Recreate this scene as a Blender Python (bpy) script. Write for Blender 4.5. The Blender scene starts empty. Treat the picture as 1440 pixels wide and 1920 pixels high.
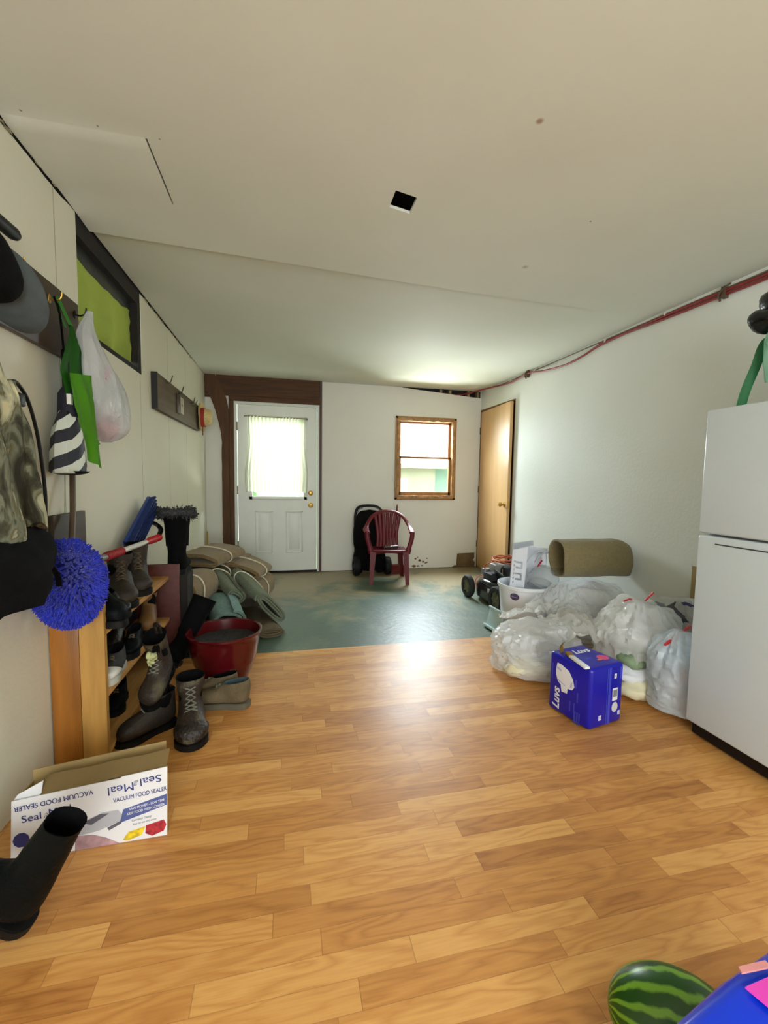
import bpy, bmesh, math, random
from mathutils import Vector, Matrix, noise, Euler
random.seed(7)
PI = math.pi
SC = bpy.context.scene
COL = SC.collection
V = Vector

# ------------------------------------------------------------------ camera
cam_d = bpy.data.cameras.new('camera')
cam_d.sensor_fit = 'HORIZONTAL'; cam_d.sensor_width = 36.0
cam_d.lens = 809.3 * 36.0 / 1440.0
cam_d.clip_start = 0.05
cam = bpy.data.objects.new('camera', cam_d); COL.objects.link(cam)
_y, _p, _r = math.radians(12.831), math.radians(4.422), math.radians(0.8945)
_f = V((math.sin(_y)*math.cos(_p), math.cos(_y)*math.cos(_p), -math.sin(_p)))
_rt = V((math.cos(_y), -math.sin(_y), 0)); _up = _rt.cross(_f)
_r2 = _rt*math.cos(_r) + _up*math.sin(_r); _u2 = -_rt*math.sin(_r) + _up*math.cos(_r)
cam.matrix_world = Matrix(((_r2.x, _u2.x, -_f.x, 0), (_r2.y, _u2.y, -_f.y, 0), (_r2.z, _u2.z, -_f.z, 1.184), (0, 0, 0, 1)))
SC.camera = cam

# ------------------------------------------------------------------ world, lights, exposure
SC.view_settings.view_transform = 'Standard'
SC.view_settings.look = 'None'
SC.view_settings.gamma = 1.0
SC.view_settings.use_curve_mapping = False
SC.view_settings.exposure = 0.2
w = bpy.data.worlds.new('overcast_sky'); SC.world = w; w.use_nodes = True
_bg = w.node_tree.nodes['Background']
_bg.inputs[0].default_value = (0.86, 0.95, 1.0, 1); _bg.inputs[1].default_value = 6.0

def area(name, loc, target, sx, sy, power, color=(1, 1, 1), spread=180):
    l = bpy.data.lights.new(name, 'AREA'); l.shape = 'RECTANGLE'; l.size = sx; l.size_y = sy
    l.energy = power; l.color = color; l.spread = math.radians(spread)
    o = bpy.data.objects.new(name, l); COL.objects.link(o); o.location = loc
    d = V(target) - V(loc); o.rotation_euler = d.to_track_quat('-Z', 'Y').to_euler()
    return o
# fill light in an added opening behind the camera, and daylight by the window and door at the far end
area('front_fill_light', (0.2, -2.22, 1.30), (1.5, 1.4, 0.0), 2.0, 1.6, 46, (0.97, 0.99, 0.93))
area('daylight_window', (1.79, 6.05, 1.90), (1.65, 4.2, 0.4), 0.9, 0.8, 135, (0.86, 0.93, 1.0))
area('daylight_window_high', (1.79, 6.25, 2.60), (1.70, 4.70, 0.5), 1.0, 0.9, 90, (0.86, 0.93, 1.0))
area('daylight_ground_bounce', (1.79, 6.95, 0.15), (0.9, 3.2, 2.2), 2.0, 0.9, 300, (0.97, 0.98, 0.92))
area('daylight_door', (-0.08, 6.30, 2.62), (0.1, 4.6, 0.6), 0.9, 0.8, 45, (0.93, 1.0, 0.93))

# ------------------------------------------------------------------ helpers
def lin(c):
    def f(x):
        x = x/255.0
        return x/12.92 if x <= 0.04045 else ((x+0.055)/1.055)**2.4
    return (f(c[0]), f(c[1]), f(c[2]), 1)

_MATS = {}
def new_mat(name):
    m = bpy.data.materials.new(name); m.use_nodes = True
    return m, m.node_tree, m.node_tree.nodes['Principled BSDF']

def mat(name, col, rough=0.6, metal=0.0, var=0.12, vs=6.0, bump=0.0, bs=60.0, col2=None, thr=None, stretch=(1, 1, 1), spec=0.5, trans=0.0, alpha=1.0, sheen=0.0, coat=0.0, detail=6.0):
    if name in _MATS: return _MATS[name]
    m, nt, b = new_mat(name)
    N = nt.nodes; L = nt.links
    tc = N.new('ShaderNodeTexCoord'); mp = N.new('ShaderNodeMapping'); mp.inputs['Scale'].default_value = stretch
    L.new(tc.outputs['Object'], mp.inputs[0])
    nz = N.new('ShaderNodeTexNoise'); nz.inputs['Scale'].default_value = vs; nz.inputs['Detail'].default_value = detail
    L.new(mp.outputs[0], nz.inputs['Vector'])
    cr = N.new('ShaderNodeValToRGB')
    c = lin(col); d = lin(col2) if col2 else None
    e = cr.color_ramp.elements
    if d:
        t = thr or (0.4, 0.6)
        e[0].position = t[0]; e[1].position = t[1]; e[0].color = c; e[1].color = d
    else:
        e[0].position = 0.3; e[1].position = 0.7
        e[0].color = tuple(x*(1-var) for x in c[:3]) + (1,); e[1].color = tuple(min(1, x*(1+var)) for x in c[:3]) + (1,)
    L.new(nz.outputs['Fac'], cr.inputs[0]); L.new(cr.outputs[0], b.inputs['Base Color'])
    b.inputs['Roughness'].default_value = rough; b.inputs['Metallic'].default_value = metal
    b.inputs['Specular IOR Level'].default_value = spec
    if trans: b.inputs['Transmission Weight'].default_value = trans
    if alpha < 1: b.inputs['Alpha'].default_value = alpha
    if sheen: b.inputs['Sheen Weight'].default_value = sheen
    if coat: b.inputs['Coat Weight'].default_value = coat; b.inputs['Coat Roughness'].default_value = 0.1
    if bump:
        n2 = N.new('ShaderNodeTexNoise'); n2.inputs['Scale'].default_value = bs; n2.inputs['Detail'].default_value = 4
        L.new(mp.outputs[0], n2.inputs['Vector'])
        bp = N.new('ShaderNodeBump'); bp.inputs['Strength'].default_value = bump; bp.inputs['Distance'].default_value = 0.01
        L.new(n2.outputs['Fac'], bp.inputs['Height']); L.new(bp.outputs[0], b.inputs['Normal'])
    _MATS[name] = m
    return m

def film(name, col, trans=0.45, clear=0.15, rough=0.25, bs=14.0, bump=0.6):
    """thin plastic film or sheer cloth: diffuse + translucent + a little clear"""
    if name in _MATS: return _MATS[name]
    m, nt, b = new_mat(name); N = nt.nodes; L = nt.links
    b.inputs['Base Color'].default_value = lin(col); b.inputs['Roughness'].default_value = rough
    tl = N.new('ShaderNodeBsdfTranslucent'); tl.inputs[0].default_value = lin(col)
    tr = N.new('ShaderNodeBsdfTransparent')
    m1 = N.new('ShaderNodeMixShader'); m1.inputs[0].default_value = trans
    m2 = N.new('ShaderNodeMixShader'); m2.inputs[0].default_value = clear
    L.new(b.outputs[0], m1.inputs[1]); L.new(tl.outputs[0], m1.inputs[2])
    L.new(m1.outputs[0], m2.inputs[1]); L.new(tr.outputs[0], m2.inputs[2])
    L.new(m2.outputs[0], N['Material Output'].inputs[0])
    if bump:
        tc = N.new('ShaderNodeTexCoord'); n2 = N.new('ShaderNodeTexNoise'); n2.inputs['Scale'].default_value = bs
        n2.inputs['Detail'].default_value = 5; n2.inputs['Distortion'].default_value = 1.5
        L.new(tc.outputs['Object'], n2.inputs['Vector'])
        bp = N.new('ShaderNodeBump'); bp.inputs['Strength'].default_value = bump; bp.inputs['Distance'].default_value = 0.02
        L.new(n2.outputs['Fac'], bp.inputs['Height']); L.new(bp.outputs[0], b.inputs['Normal']); L.new(bp.outputs[0], tl.inputs['Normal'])
    _MATS[name] = m
    return m

def glass_mat():
    if 'glass' in _MATS: return _MATS['glass']
    m, nt, b = new_mat('glass'); N = nt.nodes; L = nt.links
    gl = N.new('ShaderNodeBsdfGlossy'); gl.inputs['Roughness'].default_value = 0.02
    tr = N.new('ShaderNodeBsdfTransparent'); tr.inputs[0].default_value = (0.95, 0.97, 0.96, 1)
    mx = N.new('ShaderNodeMixShader'); mx.inputs[0].default_value = 0.06
    L.new(tr.outputs[0], mx.inputs[1]); L.new(gl.outputs[0], mx.inputs[2]); L.new(mx.outputs[0], N['Material Output'].inputs[0])
    _MATS['glass'] = m
    return m

def link(o, parent=None):
    COL.objects.link(o)
    if parent is not None: o.parent = parent
    return o

def wm(o):
    m = o.matrix_basis.copy()
    while o.parent is not None:
        o = o.parent; m = o.matrix_basis @ m
    return m

def tag(o, label=None, cat=None, group=None, kind=None):
    if label: o['label'] = label
    if cat: o['category'] = cat
    if group: o['group'] = group
    if kind: o['kind'] = kind
    return o

def thing(name, label, cat, loc=(0, 0, 0), rot=(0, 0, 0), group=None):
    o = bpy.data.objects.new(name, None); o.empty_display_size = 0.05
    link(o); o.location = loc; o.rotation_euler = rot
    return tag(o, label, cat, group)

class MB:
    def __init__(s): s.bm = bmesh.new()
    def box(s, lo, hi, M=None, bev=0.0, seg=2):
        t = bmesh.new(); bmesh.ops.create_cube(t, size=1)
        lo = V(lo); hi = V(hi); c = (lo+hi)/2; d = hi-lo
        for v in t.verts: v.co = V((v.co.x*d.x, v.co.y*d.y, v.co.z*d.z)) + c
        if bev: bmesh.ops.bevel(t, geom=t.edges[:], offset=bev, segments=seg, affect='EDGES', profile=0.5)
        return s.add(t, M)
    def add(s, t, M=None):
        if M is not None: t.transform(M)
        me = bpy.data.meshes.new('t'); t.to_mesh(me); t.free(); s.bm.from_mesh(me); bpy.data.meshes.remove(me)
        return s
    def loft(s, rings, cap0=True, cap1=True, closed=True, M=None, loop=False):
        t = bmesh.new(); R = [[t.verts.new(p) for p in r] for r in rings]; n = len(R[0])
        k = len(R)
        for i in range(k if loop else k-1):
            a, b = R[i], R[(i+1) % k]
            for j in range(n if closed else n-1):
                t.faces.new((a[j], a[(j+1) % n], b[(j+1) % n], b[j]))
        if closed and not loop:
            if cap0: t.faces.new(R[0][::-1])
            if cap1: t.faces.new(R[-1])
        bmesh.ops.recalc_face_normals(t, faces=t.faces[:])
        return s.add(t, M)
    def tube(s, pts, r, seg=8, flat=1.0, up=None, loop=False, M=None, cap=True):
        """sweep a round (flat<1: squashed along 'up') section along pts; r may be a list"""
        P = [V(p) for p in pts]; n = len(P)
        rr = r if isinstance(r, (list, tuple)) else [r]*n
        T = []
        for i in range(n):
            if loop: d = P[(i+1) % n]-P[i-1]
            else: d = P[min(i+1, n-1)]-P[max(i-1, 0)]
            T.append(d.normalized() if d.length > 1e-9 else V((0, 0, 1)))
        u = V(up) if up else (V((0, 0, 1)) if abs(T[0].z) < 0.9 else V((1, 0, 0)))
        rings = []
        for i in range(n):
            if up: uu = V(up)
            else: uu = u
            a = T[i].cross(uu)
            if a.length < 1e-5: a = T[i].orthogonal()
            a.normalize(); b = a.cross(T[i]).normalized(); u = b
            rings.append([P[i] + a*math.cos(2*PI*k/seg)*rr[i] + b*math.sin(2*PI*k/seg)*rr[i]*flat for k in range(seg)])
        return s.loft(rings, cap, cap, True, M, loop)
    def lathe(s, prof, seg=32, M=None, cap=False):
        rings = [[V((r*math.cos(2*PI*k/seg), r*math.sin(2*PI*k/seg), z)) for k in range(seg)] for r, z in prof]
        return s.loft(rings, cap, cap, True, M)
    def prism(s, poly, z0, z1, M=None, bev=0.0):
        t = bmesh.new(); f = t.faces.new([t.verts.new((x, y, z0)) for x, y in poly])
        r = bmesh.ops.extrude_face_region(t, geom=[f])
        bmesh.ops.translate(t, verts=[v for v in r['geom'] if isinstance(v, bmesh.types.BMVert)], vec=(0, 0, z1-z0))
        bmesh.ops.recalc_face_normals(t, faces=t.faces[:])
        if bev: bmesh.ops.bevel(t, geom=t.edges[:], offset=bev, segments=2, affect='EDGES')
        return s.add(t, M)
    def ell(s, c, r, M=None, nseg=20, nr=12, fn=None):
        t = bmesh.new(); bmesh.ops.create_uvsphere(t, u_segments=nseg, v_segments=nr, radius=1)
        for v in t.verts:
            k = fn(v.co) if fn else 1.0
            v.co = V((v.co.x*r[0]*k, v.co.y*r[1]*k, v.co.z*r[2]*k)) + V(c)
        return s.add(t, M)
    def grid(s, fn, nu, nv, thick=0.0, M=None):
        t = bmesh.new(); G = [[t.verts.new(fn(i/nu, j/nv)) for j in range(nv+1)] for i in range(nu+1)]
        for i in range(nu):
            for j in range(nv): t.faces.new((G[i][j], G[i+1][j], G[i+1][j+1], G[i][j+1]))
        if thick: bmesh.ops.solidify(t, geom=t.faces[:], thickness=thick)
        bmesh.ops.recalc_face_normals(t, faces=t.faces[:])
        return s.add(t, M)
    def panel(s, us, vs, holes, P, nrm, thick, warp=None):
        """flat sheet on grid lines us, vs minus rectangular holes, thickened along nrm"""
        us = sorted(set(us) | {h[0] for h in holes} | {h[1] for h in holes}); vs = sorted(set(vs) | {h[2] for h in holes} | {h[3] for h in holes})
        t = bmesh.new(); W = {}
        def g(i, j):
            if (i, j) not in W:
                W[(i, j)] = t.verts.new(P(us[i], vs[j]))
            return W[(i, j)]
        for i in range(len(us)-1):
            for j in range(len(vs)-1):
                cu, cv = (us[i]+us[i+1])/2, (vs[j]+vs[j+1])/2
                if any(h[0] < cu < h[1] and h[2] < cv < h[3] for h in holes): continue
                t.faces.new((g(i, j), g(i+1, j), g(i+1, j+1), g(i, j+1)))
        r = bmesh.ops.extrude_face_region(t, geom=t.faces[:])
        bmesh.ops.translate(t, verts=[v for v in r['geom'] if isinstance(v, bmesh.types.BMVert)], vec=V(nrm)*thick)
        if warp:
            for v in t.verts: v.co = warp(v.co)
        bmesh.ops.recalc_face_normals(t, faces=t.faces[:])
        return s.add(t)
    def disp(s, amt, scale, seed=0.0, axis=None):
        s.bm.normal_update()
        for v in s.bm.verts:
            k = noise.noise(v.co*scale + V((seed, seed*1.7, -seed)))*amt
            v.co += (V(axis) if axis else v.normal)*k
        return s
    def build(s, name, m, parent=None, world=False, smooth=True, sub=0, mats=None, weld=False):
        if weld: bmesh.ops.remove_doubles(s.bm, verts=s.bm.verts[:], dist=1e-5)
        me = bpy.data.meshes.new(name); s.bm.to_mesh(me); s.bm.free()
        if world and parent is not None: me.transform(wm(parent).inverted())
        for mm in ([m] + (mats or [])): me.materials.append(mm)
        if smooth:
            me.polygons.foreach_set('use_smooth', [True]*len(me.polygons))
            try: me.set_sharp_from_angle(angle=math.radians(42))
            except Exception: pass
        o = bpy.data.objects.new(name, me); link(o, parent)
        if sub:
            md = o.modifiers.new('subdivision', 'SUBSURF'); md.levels = sub; md.render_levels = sub
        return o

def text(name, s, o, r, u, size, m, parent, world=False, width=None, shear=0.0, bold=0.0, extr=0.0004, spacing=1.0, align='CENTER'):
    """lettering lying on a face: o = anchor, r = reading direction, u = up direction"""
    c = bpy.data.curves.new(name, 'FONT'); c.body = s; c.size = size; c.align_x = align; c.align_y = 'CENTER'
    c.extrude = extr; c.offset = bold; c.shear = shear; c.space_character = spacing
    t = bpy.data.objects.new('t', c); COL.objects.link(t)
    dg = bpy.context.evaluated_depsgraph_get()
    me = bpy.data.meshes.new_from_object(t.evaluated_get(dg)); bpy.data.objects.remove(t)
    if width:
        xs = [v.co.x for v in me.vertices]; k = width/max(1e-6, max(xs)-min(xs))
        me.transform(Matrix.Diagonal((k, 1, 1, 1)))
    r = V(r).normalized(); u = V(u).normalized(); n = r.cross(u); o = V(o)
    me.transform(Matrix(((r.x, u.x, n.x, o.x), (r.y, u.y, n.y, o.y), (r.z, u.z, n.z, o.z), (0, 0, 0, 1))))
    if world: me.transform(wm(parent).inverted())
    me.materials.clear(); me.materials.append(m)
    ob = bpy.data.objects.new(name, me); link(ob, parent)
    return ob

def T(loc, rz=0, rx=0, ry=0): return Matrix.Translation(loc) @ Euler((rx, ry, rz)).to_matrix().to_4x4()
def smoothpts(pts, n=6):
    """Catmull-Rom through pts"""
    P = [V(p) for p in pts]; P = [P[0]*2-P[1]] + P + [P[-1]*2-P[-2]]; out = []
    for i in range(1, len(P)-2):
        for k in range(n):
            t = k/n; a, b, c, d = P[i-1], P[i], P[i+1], P[i+2]
            out.append(0.5*((2*b) + (c-a)*t + (2*a-5*b+4*c-d)*t*t + (3*b-a-3*c+d)*t**3))
    out.append(P[-2]); return out
def interp(tab, t):
    for i in range(len(tab)-1):
        if t <= tab[i+1][0]:
            k = (t-tab[i][0])/(tab[i+1][0]-tab[i][0]); return tab[i][1]+(tab[i+1][1]-tab[i][1])*k
    return tab[-1][1]
# ------------------------------------------------------------------ room shell
XL, XR, YB, H, YF = -0.919, 2.553, 5.448, 2.363, -2.3
def wall_mat(name, col, seams=(), dirt=0.05, axis='Y', drip=0.0):
    m, nt, b = new_mat(name); N = nt.nodes; L = nt.links
    tc = N.new('ShaderNodeTexCoord'); n1 = N.new('ShaderNodeTexNoise'); n1.inputs['Scale'].default_value = 1.3; n1.inputs['Detail'].default_value = 8
    L.new(tc.outputs['Object'], n1.inputs['Vector'])
    cr = N.new('ShaderNodeValToRGB'); c = lin(col); cr.color_ramp.elements[0].position = 0.3; cr.color_ramp.elements[1].position = 0.7
    cr.color_ramp.elements[0].color = (c[0]*(1-dirt), c[1]*(1-dirt), c[2]*(1-dirt*1.6), 1); cr.color_ramp.elements[1].color = c
    L.new(n1.outputs['Fac'], cr.inputs[0]); out = cr.outputs[0]
    sp = N.new('ShaderNodeSeparateXYZ'); L.new(tc.outputs['Object'], sp.inputs[0])
    n3 = N.new('ShaderNodeTexNoise'); n3.inputs['Scale'].default_value = 9; L.new(tc.outputs['Object'], n3.inputs['Vector'])
    for sm in seams:
        d = N.new('ShaderNodeMath'); d.operation = 'SUBTRACT'; d.inputs[1].default_value = sm; L.new(sp.outputs[axis], d.inputs[0])
        a = N.new('ShaderNodeMath'); a.operation = 'ABSOLUTE'; L.new(d.outputs[0], a.inputs[0])
        l = N.new('ShaderNodeMath'); l.operation = 'LESS_THAN'; l.inputs[1].default_value = 0.0035; L.new(a.outputs[0], l.inputs[0])
        k = N.new('ShaderNodeMath'); k.operation = 'MULTIPLY'; L.new(l.outputs[0], k.inputs[0]); L.new(n3.outputs['Fac'], k.inputs[1])
        mx = N.new('ShaderNodeMixRGB'); mx.inputs[2].default_value = lin((110, 105, 90)); L.new(k.outputs[0], mx.inputs[0]); L.new(out, mx.inputs[1]); out = mx.outputs[0]
    L.new(out, b.inputs['Base Color']); b.inputs['Roughness'].default_value = 0.55; b.inputs['Specular IOR Level'].default_value = 0.3
    n2 = N.new('ShaderNodeTexNoise'); n2.inputs['Scale'].default_value = 45; n2.inputs['Detail'].default_value = 5; L.new(tc.outputs['Object'], n2.inputs['Vector'])
    bp = N.new('ShaderNodeBump'); bp.inputs['Strength'].default_value = 0.12; bp.inputs['Distance'].default_value = 0.01
    L.new(n2.outputs['Fac'], bp.inputs['Height']); L.new(bp.outputs[0], b.inputs['Normal'])
    return m
M_WL = wall_mat('painted_panel', (226, 224, 208), (2.099, 3.133, 3.822, 4.444))
M_WB = wall_mat('painted_drywall', (226, 224, 216))
M_WR = wall_mat('painted_drywall_right', (228, 230, 224))

def ceiling_mat():
    m, nt, b = new_mat('stained_ceiling_board'); N = nt.nodes; L = nt.links
    tc = N.new('ShaderNodeTexCoord')
    n1 = N.new('ShaderNodeTexNoise'); n1.inputs['Scale'].default_value = 1.1; n1.inputs['Detail'].default_value = 6; L.new(tc.outputs['Object'], n1.inputs['Vector'])
    cr = N.new('ShaderNodeValToRGB'); cr.color_ramp.elements[0].position = 0.35; cr.color_ramp.elements[1].position = 0.7
    cr.color_ramp.elements[0].color = lin((212, 215, 203)); cr.color_ramp.elements[1].color = lin((219, 222, 212))
    L.new(n1.outputs['Fac'], cr.inputs[0]); out = cr.outputs[0]
    for (x, y, r, c, k) in ((0.815, 1.366, 0.016, (150, 110, 85), 0.8), (1.288, 2.246, 0.022, (150, 146, 120), 0.6), (-0.62, 1.74, 0.006, (60, 50, 40), 1), (-0.84, 1.73, 0.006, (70, 60, 50), 1), (-0.43, 1.75, 0.006, (90, 80, 70), 1), (0.43, 2.31, 0.006, (120, 110, 95), 1), (1.35, 1.8, 0.006, (130, 120, 100), 1)):
        vd = N.new('ShaderNodeVectorMath'); vd.operation = 'DISTANCE'; vd.inputs[1].default_value = (x, y, H); L.new(tc.outputs['Object'], vd.inputs[0])
        mr = N.new('ShaderNodeMapRange'); mr.inputs['From Min'].default_value = r; mr.inputs['From Max'].default_value = r*0.4
        mr.inputs['To Min'].default_value = 0; mr.inputs['To Max'].default_value = k; L.new(vd.outputs['Value'], mr.inputs['Value'])
        mx = N.new('ShaderNodeMixRGB'); mx.inputs[2].default_value = lin(c); L.new(mr.outputs[0], mx.inputs[0]); L.new(out, mx.inputs[1]); out = mx.outputs[0]
    L.new(out, b.inputs['Base Color']); b.inputs['Roughness'].default_value = 0.7; b.inputs['Specular IOR Level'].default_value = 0.2
    n2 = N.new('ShaderNodeTexNoise'); n2.inputs['Scale'].default_value = 30; n2.inputs['Detail'].default_value = 4; L.new(tc.outputs['Object'], n2.inputs['Vector'])
    bp = N.new('ShaderNodeBump'); bp.inputs['Strength'].default_value = 0.06; bp.inputs['Distance'].default_value = 0.01
    L.new(n2.outputs['Fac'], bp.inputs['Height']); L.new(bp.outputs[0], b.inputs['Normal'])
    return m

def laminate_mat():
    m, nt, b = new_mat('oak_laminate'); N = nt.nodes; L = nt.links
    def math_(op, a, bb=None, c=None):
        n = N.new('ShaderNodeMath'); n.operation = op
        for i, x in enumerate((a, bb, c)):
            if x is None: continue
            if isinstance(x, (int, float)): n.inputs[i].default_value = x
            else: L.new(x, n.inputs[i])
        return n.outputs[0]
    def comb(x, y, z=0.0):
        n = N.new('ShaderNodeCombineXYZ')
        for i, q in enumerate((x, y, z)):
            if isinstance(q, (int, float)): n.inputs[i].default_value = q
            else: L.new(q, n.inputs[i])
        return n.outputs[0]
    tc = N.new('ShaderNodeTexCoord'); sp = N.new('ShaderNodeSeparateXYZ'); L.new(tc.outputs['Object'], sp.inputs[0])
    X, Y = sp.outputs[0], sp.outputs[1]
    row = math_('FLOOR', math_('DIVIDE', Y, 0.066))
    wn = N.new('ShaderNodeTexWhiteNoise'); wn.noise_dimensions = '1D'; L.new(row, wn.inputs['W'])
    xs = math_('DIVIDE', math_('ADD', X, math_('MULTIPLY', wn.outputs['Value'], 3.7)), 0.52)
    colm = math_('FLOOR', xs)
    wn2 = N.new('ShaderNodeTexWhiteNoise'); wn2.noise_dimensions = '2D'; L.new(comb(row, colm), wn2.inputs['Vector'])
    rnd = wn2.outputs['Value']
    # grain: stretched noise with growth-ring waves, shifted per strip
    gx = math_('ADD', X, math_('MULTIPLY', rnd, 37.0)); gv = comb(math_('MULTIPLY', gx, 1.5), math_('MULTIPLY', Y, 9.0), math_('MULTIPLY', rnd, 9.0))
    n1 = N.new('ShaderNodeTexNoise'); n1.inputs['Scale'].default_value = 1.0; n1.inputs['Detail'].default_value = 3; L.new(gv, n1.inputs['Vector'])
    ring = math_('FRACT', math_('MULTIPLY', n1.outputs['Fac'], 11.0))
    ring = math_('SUBTRACT', 1.0, math_('ABSOLUTE', math_('SUBTRACT', math_('MULTIPLY', ring, 2.0), 1.0)))
    n2 = N.new('ShaderNodeTexNoise'); n2.inputs['Scale'].default_value = 1.0; n2.inputs['Detail'].default_value = 6
    L.new(comb(math_('MULTIPLY', gx, 9.0), math_('MULTIPLY', Y, 190.0)), n2.inputs['Vector'])
    n5 = N.new('ShaderNodeTexNoise'); n5.inputs['Scale'].default_value = 1.0; n5.inputs['Detail'].default_value = 2
    L.new(comb(math_('MULTIPLY', gx, 2.2), math_('MULTIPLY', Y, 14.0), 3.0), n5.inputs['Vector'])
    ringamt = math_('MULTIPLY', math_('POWER', ring, 1.6), n5.outputs['Fac'])
    f = math_('ADD', math_('ADD', math_('MULTIPLY', rnd, 0.46), math_('MULTIPLY', ringamt, 0.46)), math_('MULTIPLY', n2.outputs['Fac'], 0.30))
    cr = N.new('ShaderNodeValToRGB'); e = cr.color_ramp.elements
    e[0].position = 0.15; e[0].color = lin((228, 172, 100)); e[1].position = 0.98; e[1].color = lin((158, 98, 44))
    k = e.new(0.5); k.color = lin((204, 142, 74))
    L.new(f, cr.inputs[0])
    # joints
    fy = math_('FRACT', math_('DIVIDE', Y, 0.066)); fx = math_('FRACT', xs)
    j = math_('MAXIMUM', math_('LESS_THAN', fy, 0.018), math_('LESS_THAN', fx, 0.004))
    mx = N.new('ShaderNodeMixRGB'); mx.inputs[2].default_value = lin((120, 72, 34)); L.new(math_('MULTIPLY', j, 0.5), mx.inputs[0]); L.new(cr.outputs[0], mx.inputs[1])
    L.new(mx.outputs[0], b.inputs['Base Color'])
    n4 = N.new('ShaderNodeTexNoise'); n4.inputs['Scale'].default_value = 3.0; n4.inputs['Detail'].default_value = 4; L.new(tc.outputs['Object'], n4.inputs['Vector'])
    mr = N.new('ShaderNodeMapRange'); mr.inputs['To Min'].default_value = 0.34; mr.inputs['To Max'].default_value = 0.48; L.new(n4.outputs['Fac'], mr.inputs['Value'])
    L.new(mr.outputs[0], b.inputs['Roughness']); b.inputs['Specular IOR Level'].default_value = 0.5
    bp = N.new('ShaderNodeBump'); bp.inputs['Strength'].default_value = 0.10; bp.inputs['Distance'].default_value = 0.004
    L.new(n2.outputs['Fac'], bp.inputs['Height']); L.new(bp.outputs[0], b.inputs['Normal'])
    return m

def concrete_mat():
    m, nt, b = new_mat('worn_painted_concrete'); N = nt.nodes; L = nt.links
    tc = N.new('ShaderNodeTexCoord'); sp = N.new('ShaderNodeSeparateXYZ'); L.new(tc.outputs['Object'], sp.inputs[0])
    n1 = N.new('ShaderNodeTexNoise'); n1.inputs['Scale'].default_value = 1.6; n1.inputs['Detail'].default_value = 10; n1.inputs['Roughness'].default_value = 0.62; n1.inputs['Distortion'].default_value = 0.6
    L.new(tc.outputs['Object'], n1.inputs['Vector'])
    mr = N.new('ShaderNodeMapRange'); mr.inputs['From Min'].default_value = 3.6; mr.inputs['From Max'].default_value = 5.2; mr.inputs['To Min'].default_value = -0.09; mr.inputs['To Max'].default_value = 0.17
    L.new(sp.outputs[1], mr.inputs['Value'])
    ad = N.new('ShaderNodeMath'); L.new(n1.outputs['Fac'], ad.inputs[0]); L.new(mr.outputs[0], ad.inputs[1])
    cr = N.new('ShaderNodeValToRGB'); e = cr.color_ramp.elements
    e[0].position = 0.40; e[0].color = lin((76, 96, 82)); e[1].position = 0.60; e[1].color = lin((146, 134, 104))
    k = e.new(0.49); k.color = lin((96, 110, 92))
    L.new(ad.outputs[0], cr.inputs[0]); L.new(cr.outputs[0], b.inputs['Base Color'])
    b.inputs['Roughness'].default_value = 0.42
    n2 = N.new('ShaderNodeTexNoise'); n2.inputs['Scale'].default_value = 25; n2.inputs['Detail'].default_value = 6; L.new(tc.outputs['Object'], n2.inputs['Vector'])
    bp = N.new('ShaderNodeBump'); bp.inputs['Strength'].default_value = 0.2; bp.inputs['Distance'].default_value = 0.01
    L.new(n2.outputs['Fac'], bp.inputs['Height']); L.new(bp.outputs[0], b.inputs['Normal'])
    return m

M_DARKWOOD = mat('dark_stained_wood', (80, 48, 18), 0.7, var=0.35, vs=3, stretch=(14, 14, 1), bump=0.2, bs=8)
M_DARKWOODH = mat('dark_stained_wood_along', (76, 44, 16), 0.7, var=0.4, vs=3, stretch=(1, 14, 14), bump=0.2, bs=20)
M_VOID = mat('void_shade_dark_boards', (30, 26, 22), 0.9, var=0.4)  # near-black: shade of cavities put into the colour; dark parts share it
M_GUNK = mat('brown_foam_trim', (168, 128, 84), 0.7, var=0.35, vs=18, bump=0.6, bs=50)
M_WOODTRIM = mat('window_wood', (158, 112, 62), 0.5, var=0.2, vs=4, stretch=(6, 6, 1))
M_WHITEPAINT = mat('white_door_paint', (222, 224, 216), 0.4, var=0.03)
M_BRASS = mat('brass', (196, 156, 78), 0.28, 0.9, var=0.08)
M_BLACK = mat('black_plastic', (11, 11, 13), 0.45, var=0.2, spec=0.3)
M_BLACKCLOTH = mat('black_cloth', (9, 9, 11), 0.9, var=0.35, vs=25, bump=0.3, bs=300, spec=0.12)
M_STEEL = mat('brushed_steel', (150, 150, 150), 0.35, 0.9, var=0.1)

# floors
tag(MB().box((XL-0.06, YF, -0.05), (XR+0.06, 2.931, 0.0)).build('floor', laminate_mat(), smooth=False), kind='structure')
tag(MB().box((XL-0.06, 2.931, -0.06), (XR+0.06, YB+0.12, -0.006)).build('floor', concrete_mat(), smooth=False), kind='structure')

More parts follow.
